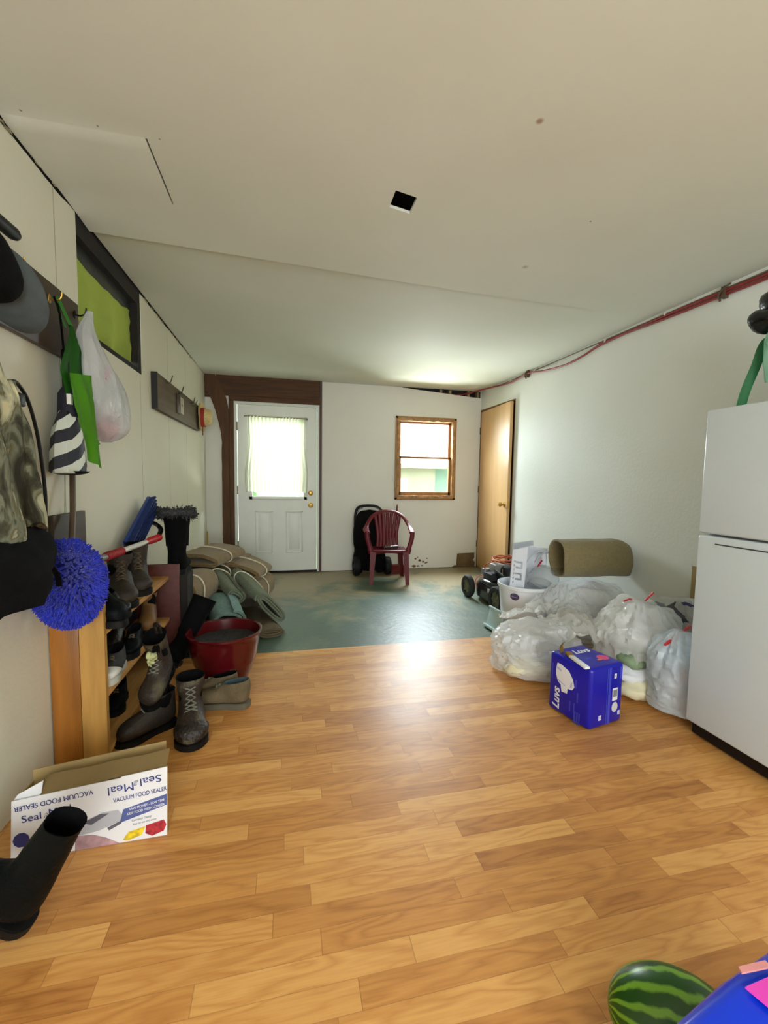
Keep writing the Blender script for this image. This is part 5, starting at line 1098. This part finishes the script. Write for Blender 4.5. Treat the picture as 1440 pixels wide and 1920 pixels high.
m_ = MB(); m_.grid(lambda a, b: V((-0.132+0.15*b, -0.10+0.26*a, 0.462+0.04*b+0.03*math.sin(a*PI))), 16, 5, 0.005); m_.build('curved_end', M_BSK, bk)
for k, (x0, y0, z0) in enumerate(((0.0, -0.09, 0.40), (0.06, -0.05, 0.40))):
    m_ = MB(); m_.tube(smoothpts([(x0-0.02, y0, z0-0.03), (x0, y0, z0+0.01), (x0+0.05, y0+0.05, z0+0.05), (x0+0.10, y0+0.11, z0+0.04), (x0+0.115, y0+0.13, z0-0.05)], 5), 0.016, 10, flat=0.35); m_.build('handle', M_BSK, bk)
M_CLR = film('clear_plastic', (205, 212, 216), 0.2, 0.62, 0.08, 8, 0.15)
for k, (c, r_, h_, rt, lb) in enumerate((((1.945, 2.95, 0.405), 0.118, 0.12, (R(22), R(10), 0), 'clear plastic bowl resting on the bin rim beside the basket, upper one'), ((1.90, 2.90, 0.375), 0.10, 0.07, (R(-12), R(24), 0), 'clear plastic bowl nested under the upper bowl in the white bin'))):
    bw = MB(); bw.lathe([(0.0, h_), (r_*0.45, h_*0.98), (r_*0.8, h_*0.75), (r_*0.95, h_*0.35), (r_, 0.0), (r_*1.06, 0.0), (r_*1.06, 0.004), (r_*0.98, 0.006)], 36)
    o = bw.build('clear_bowl', M_CLR); o.location = c; o.rotation_euler = rt; tag(o, lb, 'bowl', 'clear bowls in the bin')
M_REDP = mat('red_plastic', (190, 30, 44), 0.4)
m_ = MB(); m_.tube([(1.865, 2.90, 0.535), (1.895, 2.89, 0.585)], [0.010, 0.012], 8, flat=0.5); tag(m_.build('red_clip', M_REDP), 'small red plastic clip among the clear bowls in the bin', 'clip')
m_ = MB(); m_.tube([(2.035, 2.95, 0.455), (2.045, 2.94, 0.50)], [0.011, 0.012], 8, flat=0.5); tag(m_.build('red_clip', M_REDP), 'small red plastic clip between the bin and the carpet roll', 'clip')
ld = MB(); ld.box((-0.008, -0.10, 0), (0.0, 0.10, 0.17), bev=0.004); ld.box((-0.03, -0.11, 0.0), (0.0, 0.11, 0.02), bev=0.006); ld.box((-0.022, -0.105, 0.152), (0.0, 0.105, 0.17), bev=0.006)
o = ld.build('plastic_lid', mat('pale_aqua_plastic', (196, 220, 222), 0.35, var=0.03)); o.location = (1.60, 3.07, 0.0); o.rotation_euler = (0, R(14), R(4)); tag(o, 'pale aqua plastic lid leaning against the left side of the white bin', 'lid')  # a flat plastic lid, modelled with rimmed edges

# folded carpet lying over the rubbish against the wall
cr_ = thing('carpet_roll', 'olive tan carpet folded into a thick roll, resting over the bags against the right wall', 'carpet', (2.275, 2.79, 0.49), (0, R(-0.5), R(-7)))
M_OLIVE = mat('olive_tan_carpet', (134, 120, 84), 0.95, var=0.10, vs=60, bump=0.5, bs=280, sheen=0.2)
sec = []
for i in range(48):
    a = -2.2-2*PI*i/47*1.02; sec.append((0.128*math.copysign(abs(math.cos(a))**0.75, math.cos(a)), 0.135+0.135*math.copysign(abs(math.sin(a))**0.75, math.sin(a))-0.00035*i))
def cring(x, k=1.0):
    pts = [V((x+0.012*noise.noise(V((y*9, z*9, x)))-0.01*(z/0.27), -y*k, z*k+0.006*noise.noise(V((x*6, y*5, z*5))))) for y, z in sec]
    inn = []
    for i, p in enumerate(pts):
        a = pts[max(i-1, 0)]; b_ = pts[min(i+1, len(pts)-1)]; tg = (b_-a); tg = V((0, tg.y, tg.z)).normalized(); inn.append(p + V((0, tg.z, -tg.y))*-0.014)
    return pts, inn
rings = []
LX = 0.53
for j in range(15):
    x = -LX/2-0.03+(LX)*j/14; k = 1.0-0.10*max(0, (j-12)/2)**2
    p, q = cring(x, k); rings.append(p+q[::-1])
m_ = MB(); m_.loft(rings); m_.build('carpet_pile', M_OLIVE, cr_)
m_ = MB(); m_.grid(lambda a, b: V((-0.16+0.34*b, -0.10+0.20*a, 0.085+0.05*math.sin(a*2.6)+0.004)), 10, 10, 0.012); m_.build('inner_fold', mat('carpet_backing', (88, 74, 50), 0.95, var=0.3, vs=30), cr_)

# ------------------------------------------------------------------ bags of rubbish and plastic film
def rubbish(label, c, rx, ry, h, m, seed, parts=(), neck=0.0, group=None, crumple=1.0, squash=0.0, top_tie=None, nm='rubbish_bag', rz=0.0):
    t = thing(nm, label, 'bag', (c[0], c[1], 0.001), (0, 0, rz), group)
    bm_ = MB(); g = bmesh.new(); bmesh.ops.create_uvsphere(g, u_segments=96, v_segments=64, radius=1)
    for v in g.verts:
        d = v.co.copy(); z01 = (d.z+1)/2
        rad = 1.0
        # folds gather toward the neck
        ang = math.atan2(d.y, d.x); up = max(0, z01-0.45)/0.55
        rad += 0.06*up*math.sin(ang*11+seed*3+2*noise.noise(V((z01*3, seed, 0)))) + 0.05*up*math.sin(ang*23+seed)
        cr2 = noise.noise(V((d.x*2.4, d.y*2.4, d.z*2.4+seed*7))); rad += 0.10*crumple*cr2
        r1 = 1-abs(noise.noise(V((d.x*4.5+seed, d.y*4.5, d.z*4.5))))*2; rad += 0.10*crumple*(r1-0.6)
        r2 = 1-abs(noise.noise(V((d.x*10, d.y*10+seed, d.z*10))))*2; rad += 0.030*crumple*(r2-0.6)
        r3 = 1-abs(noise.noise(V((d.x*22, d.y*22, d.z*22+seed))))*2; rad += 0.006*crumple*(r3-0.6)
        z = z01**0.9*h*(1+0.10*crumple*cr2) if z01 > 0.02 else 0
        w_ = math.sqrt(max(0, 1-d.z*d.z)); w_ = w_**0.7
        if d.z < -0.5: w_ = max(w_, 0.93*min(1, (1+d.z)/0.12))
        if neck: w_ *= 1-neck*max(0, z01-0.62)/0.38
        dd = V((d.x, d.y, 0)); dd = dd.normalized() if dd.length > 1e-6 else V((0, 0, 0))
        v.co = V((dd.x*w_*rx*rad + squash*z, dd.y*w_*ry*rad, max(0.0, z)))
    bm_.add(g); bm_.build('bag_film', m, t)
    for (pn, pc, pr_, pm, sd) in parts:
        q = MB(); q.ell(pc, pr_, nseg=28, nr=18); q.disp(min(pr_)*0.5, 2.0/max(pr_), sd); q.disp(min(pr_)*0.15, 7.0/max(pr_), sd+2)
        for v in q.bm.verts: v.co.z = max(0.004, v.co.z)
        q.build(pn, pm, t)
    if top_tie:
        for k, (p, q_) in enumerate(top_tie):
            m2 = MB(); m2.tube(smoothpts([p, ((p[0]+q_[0])/2+0.01, (p[1]+q_[1])/2, (p[2]+q_[2])/2+0.008), q_], 4), [0.008+0.0035*abs(math.sin(i)) for i in range(9)], 6, flat=0.35); m2.build('red_drawstring', M_REDP, t)
    return t
M_BAGF = film('frosted_bag_film', (250, 252, 253), 0.42, 0.46, 0.18, 9, 0.6)
M_BAGF2 = film('milky_bag_film', (250, 250, 248), 0.48, 0.26, 0.22, 9, 0.6)
M_BAGB = film('bluish_bag_film', (236, 244, 250), 0.48, 0.20, 0.22, 9, 0.6)
M_CREAM = mat('cream_crumpled_paper', (226, 218, 184), 0.7, var=0.08, vs=10, bump=0.8, bs=25)
M_GREYP = mat('grey_packaging', (120, 124, 130), 0.6, var=0.4, vs=9); M_WHT = mat('white_wadding', (226, 228, 234), 0.7, var=0.05, bump=0.5, bs=20)
M_GREENP = mat('dull_green_packaging', (120, 140, 108), 0.7, var=0.5, vs=8); M_LBLUE = mat('light_blue_packet', (96, 180, 214), 0.5, var=0.1); M_DKP = mat('dark_grey_packaging', (70, 66, 74), 0.6, var=0.4, vs=9)
M_NVY = mat('navy_packet', (30, 36, 92), 0.5); M_PNK = mat('pink_packet', (214, 150, 150), 0.5)
rubbish('big frosted clear bag of rubbish on the laminate, left of the blue diaper pack', (1.50, 2.36), 0.26, 0.24, 0.31, M_BAGF, 1.3,
        (('cream_contents', (-0.07, -0.09, 0.06), (0.15, 0.10, 0.05), M_CREAM, 1), ('grey_contents', (0.10, -0.06, 0.12), (0.11, 0.10, 0.09), M_GREYP, 2), ('white_contents', (-0.04, 0.04, 0.13), (0.13, 0.10, 0.08), M_WHT, 3)), squash=0.1)
rubbish('upright milky bag between the clear bag and the fridge, tied with red drawstring bits', (2.02, 2.08), 0.24, 0.25, 0.51, M_BAGF2, 2.7,
        (('cream_contents', (-0.12, -0.15, 0.055), (0.14, 0.09, 0.055), M_CREAM, 4), ('white_contents', (-0.13, -0.12, 0.13), (0.12, 0.08, 0.05), M_WHT, 5), ('green_contents', (-0.10, -0.11, 0.21), (0.12, 0.09, 0.05), M_GREENP, 6),
         ('grey_contents', (0.10, 0.0, 0.38), (0.12, 0.11, 0.09), M_GREYP, 7), ('white_contents', (-0.02, 0.05, 0.30), (0.16, 0.12, 0.10), M_WHT, 8), ('blue_packet', (0.02, -0.20, 0.13), (0.10, 0.025, 0.035), M_LBLUE, 9)),
        neck=0.35, top_tie=(((0.01, -0.02, 0.50), (0.055, -0.03, 0.55)), ((-0.10, 0.02, 0.49), (-0.06, 0.0, 0.505))))
rubbish('slim bluish white bag squeezed between the milky bag and the fridge corner', (1.995, 1.765), 0.165, 0.150, 0.42, M_BAGB, 4.1,
        (('white_contents', (0, 0, 0.10), (0.13, 0.11, 0.09), M_WHT, 10), ('pale_blue_contents', (-0.02, 0, 0.29), (0.09, 0.08, 0.07), mat('pale_blue_wadding', (176, 206, 232), 0.6), 11), ('pink_contents', (0.0, -0.05, 0.21), (0.07, 0.05, 0.04), M_PNK, 12)),
        top_tie=(((-0.15, -0.03, 0.375), (0.10, 0.06, 0.425)),), crumple=0.7)
rubbish('low clear bag with white wadding behind the diaper pack, under the folded carpet', (2.20, 2.74), 0.30, 0.25, 0.44, M_BAGF, 5.9,
        (('white_contents', (-0.05, 0, 0.15), (0.22, 0.18, 0.14), M_WHT, 13), ('white_contents', (0.05, 0.03, 0.31), (0.18, 0.15, 0.10), M_WHT, 15)), crumple=0.8)
rubbish('grey topped rubbish bag at the wall behind the milky bag, with a navy corner showing', (2.40, 2.12), 0.13, 0.26, 0.47, M_BAGF2, 7.7,
        (('dark_contents', (0, -0.02, 0.36), (0.12, 0.16, 0.08), M_DKP, 16), ('navy_packet', (-0.03, -0.04, 0.455), (0.035, 0.06, 0.016), M_NVY, 17)), crumple=0.8)
# loose film sheets spilling from the bin
def sheet(label, corners, sag, seed, m, nm='plastic_sheet'):
    A, B_, C_, D2 = [V(c) for c in corners]
    def f(a, b):
        p = A.lerp(B_, a).lerp(D2.lerp(C_, a), b); n1 = noise.noise(V((a*3, b*3, seed))); n2 = 1-2*abs(noise.noise(V((a*6+seed, b*5, 1))))
        return p + V((0.02*n1, 0.03*n1, sag*math.sin(a*PI)*math.sin(b*PI)+0.045*n1+0.03*(n2-0.5)+0.008*math.sin(a*30+b*6)))
    m_ = MB(); m_.grid(f, 50, 36, 0.0015); o = m_.build(nm, m); return tag(o, label, 'plastic sheet')
sheet('crumpled translucent plastic sheet spilling from the white bin towards the milky bag', ((1.92, 2.80, 0.40), (2.08, 2.72, 0.455), (1.95, 2.34, 0.25), (1.60, 2.62, 0.33)), -0.03, 3.3, M_BAGF)
sheet('second translucent plastic sheet draped low in front of the white bin', ((1.50, 2.80, 0.22), (1.98, 2.70, 0.30), (1.90, 2.50, 0.335), (1.42, 2.52, 0.285)), 0.02, 6.1, M_BAGF)
sheet('wrinkled film sheet bridging the clear bag and the milky bag behind the blue pack', ((1.62, 2.50, 0.29), (1.95, 2.48, 0.33), (1.93, 2.02, 0.26), (1.62, 2.12, 0.27)), 0.04, 9.4, M_BAGF2)
cbp = MB(); cbp.box((2.515, 1.70, 0.0), (2.522, 2.205, 0.662)); tag(cbp.build('cardboard_sheet', M_CARD), 'brown cardboard piece standing at the wall between the rubbish bags and the fridge', 'cardboard')

# ------------------------------------------------------------------ blue diaper pack
M_DBLUE = mat('diaper_pack_blue', (22, 24, 168), 0.28, var=0.03, vs=5)
dpk = thing('diaper_pack', 'shiny blue pack of diapers with white lettering and a torn open top, on the laminate', 'diaper pack', (1.482, 1.842, 0), (0, 0, R(12.7)))
hx, hy, hz_ = 0.1165, 0.1275, 0.305
m_ = MB(); m_.box((-hx, -hy, 0.002), (hx, hy, hz_), bev=0.020, seg=4); m_.build('pack_film', M_DBLUE, dpk)
eL = -hx-0.0008; eF = -hy-0.0008; eT = hz_+0.0006
MX = Matrix(((0, 0, 1, 0), (1, 0, 0, 0), (0, 1, 0, 0), (0, 0, 0, 1)))      # (y,z) polygon extruded along x
def onleft(nm, poly, m, d=0.0): m_ = MB(); m_.prism(poly, eL-d-0.0006, eL-d, M=MX); return m_.build(nm, m, dpk, smooth=False)
def onfront(nm, poly, m, d=0.0): m_ = MB(); m_.prism(poly, eF-d-0.0006, eF-d, M=MP); return m_.build(nm, m, dpk, smooth=False)
def ontop(nm, poly, m, d=0.0): m_ = MB(); m_.prism(poly, eT+d, eT+d+0.0006); return m_.build(nm, m, dpk, smooth=False)
# left face (normal -x): across = -y (towards the near edge), up = z. lettering reads upwards
text('printed_lettering', 'Luvs', (eL-0.001, 0.070, 0.078), (0, 0, 1), (0, 1, 0), 0.060, M_WINK, dpk, width=0.112, shear=0.25, bold=0.0012, extr=0.0005)
text('printed_lettering', 'paint', (eL-0.0006, 0.114, 0.10), (0, 0, 1), (0, 1, 0), 0.016, M_WINK, dpk, width=0.04) if 0 else None
def circ(cx, cy, rx, ry, n=28, a0_=0, a1=2*PI): return [(cx+rx*math.cos(a0_+(a1-a0_)*i/n), cy+ry*math.sin(a0_+(a1-a0_)*i/n)) for i in range(n+(0 if a1-a0_ > 6.28 else 1))]
MwD = mat('printed_white', (232, 234, 240), 0.4, var=0.03); M_LAV = mat('printed_lavender', (190, 192, 226), 0.4); M_MIDB = mat('printed_mid_blue', (64, 72, 200), 0.4)
onleft('printed_diaper', [(0.072, 0.262), (0.050, 0.262), (0.0, 0.246), (-0.026, 0.212), (-0.036, 0.178), (-0.022, 0.158), (0.004, 0.154), (0.006, 0.128), (0.040, 0.124), (0.046, 0.156), (0.066, 0.17), (0.078, 0.20), (0.078, 0.235)], MwD)
onleft('printed_fold', [(0.074, 0.245), (0.045, 0.235), (0.046, 0.225), (0.075, 0.232)], M_LAV, 0.0006)
onleft('printed_fold', [(-0.024, 0.196), (-0.016, 0.196), (-0.010, 0.168), (-0.022, 0.170)], M_LAV, 0.0006); onleft('printed_fold', [(0.066, 0.172), (0.020, 0.160), (0.020, 0.166), (0.066, 0.180)], M_LAV, 0.0006)
for (y, z, s_) in ((0.098, 0.25, 0.05), (0.098, 0.205, 0.035), (-0.048, 0.22, 0.04), (-0.060, 0.16, 0.05), (-0.018, 0.10, 0.05), (-0.042, 0.10, 0.045)): onleft('printed_small_text', [(y, z), (y+0.007, z), (y+0.007, z-s_), (y, z-s_)], M_MIDB)
for (y0, y1) in ((-0.050, -0.038), (-0.064, -0.054), (-0.075, -0.068)): onleft('printed_bar', [(y0, 0.004), (y1, 0.004), (y1, 0.062), (y0, 0.062)], M_MIDB)
# front face (normal -y): across = x, up = z
for (x0, x1) in ((-0.005, 0.0), (0.006, 0.022)): onfront('printed_bar', [(x0, 0.012), (x1, 0.012), (x1, 0.292), (x0, 0.292)], M_MIDB)
def sq(cx, cz, w_, h_): return [(cx-w_/2, cz-h_/2), (cx+w_/2, cz-h_/2), (cx+w_/2, cz+h_/2), (cx-w_/2, cz+h_/2)]
onfront('printed_size_box', sq(-0.046, 0.055, 0.018, 0.024), MwD); onfront('printed_size_box', sq(0.052, 0.245, 0.016, 0.024), MwD)
text('printed_lettering', '5', (-0.046, eF-0.001, 0.055), (1, 0, 0), (0, 0, 1), 0.016, M_DBLUE, dpk); text('printed_lettering', '5', (0.052, eF-0.001, 0.245), (1, 0, 0), (0, 0, 1), 0.015, M_DBLUE, dpk)
onfront('printed_barcode_box', sq(0.055, 0.153, 0.036, 0.062), MwD)
for k in range(9): onfront('barcode_bar', sq(0.042+0.0032*k, 0.158, 0.0012+0.0006*(k % 3), 0.036), mat('printed_dark_grey', (110, 110, 124), 0.5), 0.0006)
onfront('printed_disc', circ(0.057, 0.088, 0.021, 0.025), mat('printed_grey', (206, 208, 212), 0.5)); onfront('printed_patch', sq(0.092, 0.255, 0.018, 0.060), M_MIDB); onfront('printed_patch', sq(0.088, 0.054, 0.016, 0.022), M_LAV)
# top (normal +z): lettering runs along x
text('printed_lettering', 'Luvs', (0.022, 0.052, eT+0.0008), (0.55, 0.84, 0) if 0 else (1, -0.05, 0), (0.05, 1, 0), 0.058, M_WINK, dpk, width=0.105, shear=0.25, bold=0.0012)
ontop('printed_pink_oval', circ(0.060, -0.048, 0.030, 0.028), mat('printed_pink', (226, 70, 128), 0.4)); ontop('printed_orange_mark', circ(0.022, -0.060, 0.016, 0.008), mat('printed_orange', (216, 120, 90), 0.4), 0.0004); ontop('printed_small_text', sq(-0.02, -0.03, 0.04, 0.008), M_MIDB)
text('printed_lettering', 'Luvs', (0, 0, 0), (1, 0, 0), (0, 1, 0), 0.01, M_WINK, dpk) if 0 else None
# torn cardboard strip and flap at the opening
m_ = MB(); m_.grid(lambda a, b: V((-0.100+0.038*a+0.004*math.sin(b*6), 0.072+0.010*math.sin(b*4)+0.012*a, hz_-0.004+0.062*b)), 6, 8, 0.004); m_.build('torn_flap', mat('torn_kraft', (156, 122, 66), 0.8, var=0.2, vs=12), dpk)
m_ = MB(); m_.box((-0.010, -0.125, 0), (0.016, 0.0, 0.012), M=T((-0.100, 0.010, hz_+0.005), R(-14), R(3)), bev=0.002); m_.build('white_strip', MwD, dpk)
m_ = MB(); m_.box((-0.011, 0, 0.0), (0.017, 0.045, 0.0125), M=T((-0.100, 0.004, hz_+0.004), R(-20), R(6)), bev=0.002); m_.build('torn_kraft_end', mat('torn_kraft', (156, 122, 66)), dpk)
ontop('opening_shade_patch', [(-0.098, 0.045), (-0.07, 0.07), (-0.05, 0.05), (-0.075, 0.02)], M_VOID, 0.0004)  # flat near-black patch standing for the shade inside the torn opening

# ------------------------------------------------------------------ refrigerator and what is on it
M_FR = mat('white_enamel', (208, 218, 224), 0.28, var=0.01, coat=0.2)
fr = thing('refrigerator', 'white top-freezer refrigerator at the right edge of the picture', 'refrigerator', (2.19, 1.22, 0))
FY0, FY1, FXF, FT = 0.86, 1.594, 1.837, 1.512
MB().box((1.905, FY0+0.004, 0.03), (2.530, FY1-0.004, FT-0.006), bev=0.006).build('cabinet', M_FR, fr, True)
MB().box((FXF, FY0, 0.962), (1.900, FY1, FT), bev=0.010, seg=3).build('freezer_door', M_FR, fr, True)
fd = MB().box((FXF, FY0, 0.075), (1.900, FY1, 0.953), bev=0.010, seg=3).build('fridge_door', M_FR, fr, True)
MB().box((FXF-0.0015, FY0+0.05, 0.917), (FXF+0.01, 1.510, 0.9225)).build('handle_groove_shade', mat('groove_shadow_gap', (60, 62, 62), 0.6), fd, True, smooth=False)  # dark raised strip standing for the shade in the pocket handle
MB().box((1.895, FY0+0.01, 0.02), (1.906, FY1-0.008, FT-0.01)).build('door_gasket', mat('grey_gasket', (150, 150, 150), 0.7), fr, True, smooth=False)
MB().box((1.875, FY0+0.01, 0.012), (1.93, FY1-0.008, 0.066)).build('kick_plate', M_BLACK, fr, True, smooth=False)
for (x, y) in ((1.97, 0.92), (1.97, 1.53), (2.47, 0.92), (2.47, 1.53)): MB().tube([(x, y, 0.0), (x, y, 0.04)], 0.018, 10).build('foot', M_BLACK, fr, True)
gt = thing('tote_bag', 'green bag with a long flat handle and clear wrapping on top of the refrigerator', 'bag', (2.08, 1.40, FT))
m_ = MB(); slab(m_, [(1.513, 2.02, 2.30, 1.10, 1.42), (1.56, 2.0, 2.32, 1.08, 1.44), (1.66, 2.02, 2.30, 1.09, 1.42), (1.76, 2.05, 2.28, 1.12, 1.40)]); m_.build('bag_body', mat('green_fabric', (24, 128, 74), 0.6, var=0.15), gt, True)
m_ = MB(); m_.tube(smoothpts([(1.965, 1.548, 1.514), (1.985, 1.545, 1.60), (2.010, 1.530, 1.70), (2.03, 1.51, 1.80), (2.08, 1.46, 1.81)], 6), 0.018, 8, flat=0.12, up=(0.6, 0.8, 0)); m_.build('strap', mat('dark_green_webbing', (10, 96, 48), 0.6), gt, True)
m_ = MB(); slab(m_, [(1.62, 1.985, 2.20, 1.42, 1.475), (1.70, 1.975, 2.22, 1.42, 1.49), (1.79, 1.97, 2.22, 1.40, 1.505), (1.845, 2.0, 2.2, 1.42, 1.50)], 3, 0.02); m_.disp(0.02, 22, 5); m_.build('clear_wrapping', film('green_tinted_film', (150, 206, 178), 0.3, 0.35, 0.12, 20, 1.0), gt, True)
bk_ = thing('black_bag', 'glossy black bundled plastic bag on top of the green bag above the refrigerator', 'bag', (2.10, 1.45, 1.84))
m_ = MB(); m_.ell((1.995, 1.475, 1.875), (0.085, 0.075, 0.050)); m_.ell((2.06, 1.47, 1.965), (0.085, 0.085, 0.065)); m_.ell((2.10, 1.44, 1.91), (0.13, 0.09, 0.09)); m_.disp(0.018, 16, 4); m_.build('bag_film', mat('glossy_black_film', (10, 12, 14), 0.22, var=0.2, bump=0.3, bs=40), bk_, True)

# ------------------------------------------------------------------ watermelon and blue packet in the near corner
def melon_mat():
    m, nt, b = new_mat('watermelon_rind'); N = nt.nodes; L = nt.links
    tc = N.new('ShaderNodeTexCoord'); sp = N.new('ShaderNodeSeparateXYZ'); L.new(tc.outputs['Object'], sp.inputs[0])
    def mt(op, a, c=None):
        n = N.new('ShaderNodeMath'); n.operation = op
        for i, x in enumerate((a, c)):
            if isinstance(x, (int, float)): n.inputs[i].default_value = x
            elif x is not None: L.new(x, n.inputs[i])
        return n.outputs[0]
    n1 = N.new('ShaderNodeTexNoise'); n1.inputs['Scale'].default_value = 22; n1.inputs['Detail'].default_value = 6; L.new(tc.outputs['Object'], n1.inputs['Vector'])
    at = mt('ARCTAN2', sp.outputs[2], sp.outputs[1]); a = mt('ADD', mt('MULTIPLY', at, 14.0/ (2*PI)), mt('MULTIPLY', mt('SUBTRACT', n1.outputs['Fac'], 0.5), 0.9))
    f = mt('ABSOLUTE', mt('SUBTRACT', mt('FRACT', a), 0.5))
    cr = N.new('ShaderNodeValToRGB'); e = cr.color_ramp.elements; e[0].position = 0.10; e[0].color = lin((120, 172, 44)); e[1].position = 0.24; e[1].color = lin((26, 78, 10))
    L.new(f, cr.inputs[0]); L.new(cr.outputs[0], b.inputs['Base Color']); b.inputs['Roughness'].default_value = 0.32
    return m
wmn = thing('watermelon', 'striped green watermelon on the laminate in the lower right corner', 'watermelon', (0.775, 0.64, 0.085), (R(35), R(0), R(-30)))
m_ = MB(); m_.ell((0, 0, 0), (0.128, 0.090, 0.088), nseg=48, nr=32); m_.build('rind', melon_mat(), wmn)
bp_ = thing('packet', 'bright blue soft packet with pink print in the lower right corner beside the watermelon', 'packet', (0.80, 0.405, 0.0), (0, 0, R(10.5)))
m_ = MB(); m_.box((-0.22, -0.13, 0.004), (0.22, 0.13, 0.36), bev=0.03, seg=4); bmesh.ops.subdivide_edges(m_.bm, edges=m_.bm.edges[:], cuts=2, use_grid_fill=True); m_.disp(0.012, 9, 3); m_.build('packet_film', mat('vivid_blue_film', (14, 62, 236), 0.25, var=0.05), bp_)
m_ = MB(); m_.prism([(-0.058, 0.098), (-0.046, 0.0), (0.005, -0.03), (0.05, 0.085)], 0.368, 0.371); m_.build('printed_pink_patch', mat('magenta_ink', (236, 70, 196), 0.4), bp_, smooth=False)
m_ = MB(); m_.prism([(-0.040, 0.112), (-0.034, 0.120), (0.020, 0.108), (0.018, 0.098)], 0.368, 0.371); m_.build('printed_stroke', mat('peach_ink', (226, 150, 150), 0.4), bp_, smooth=False)
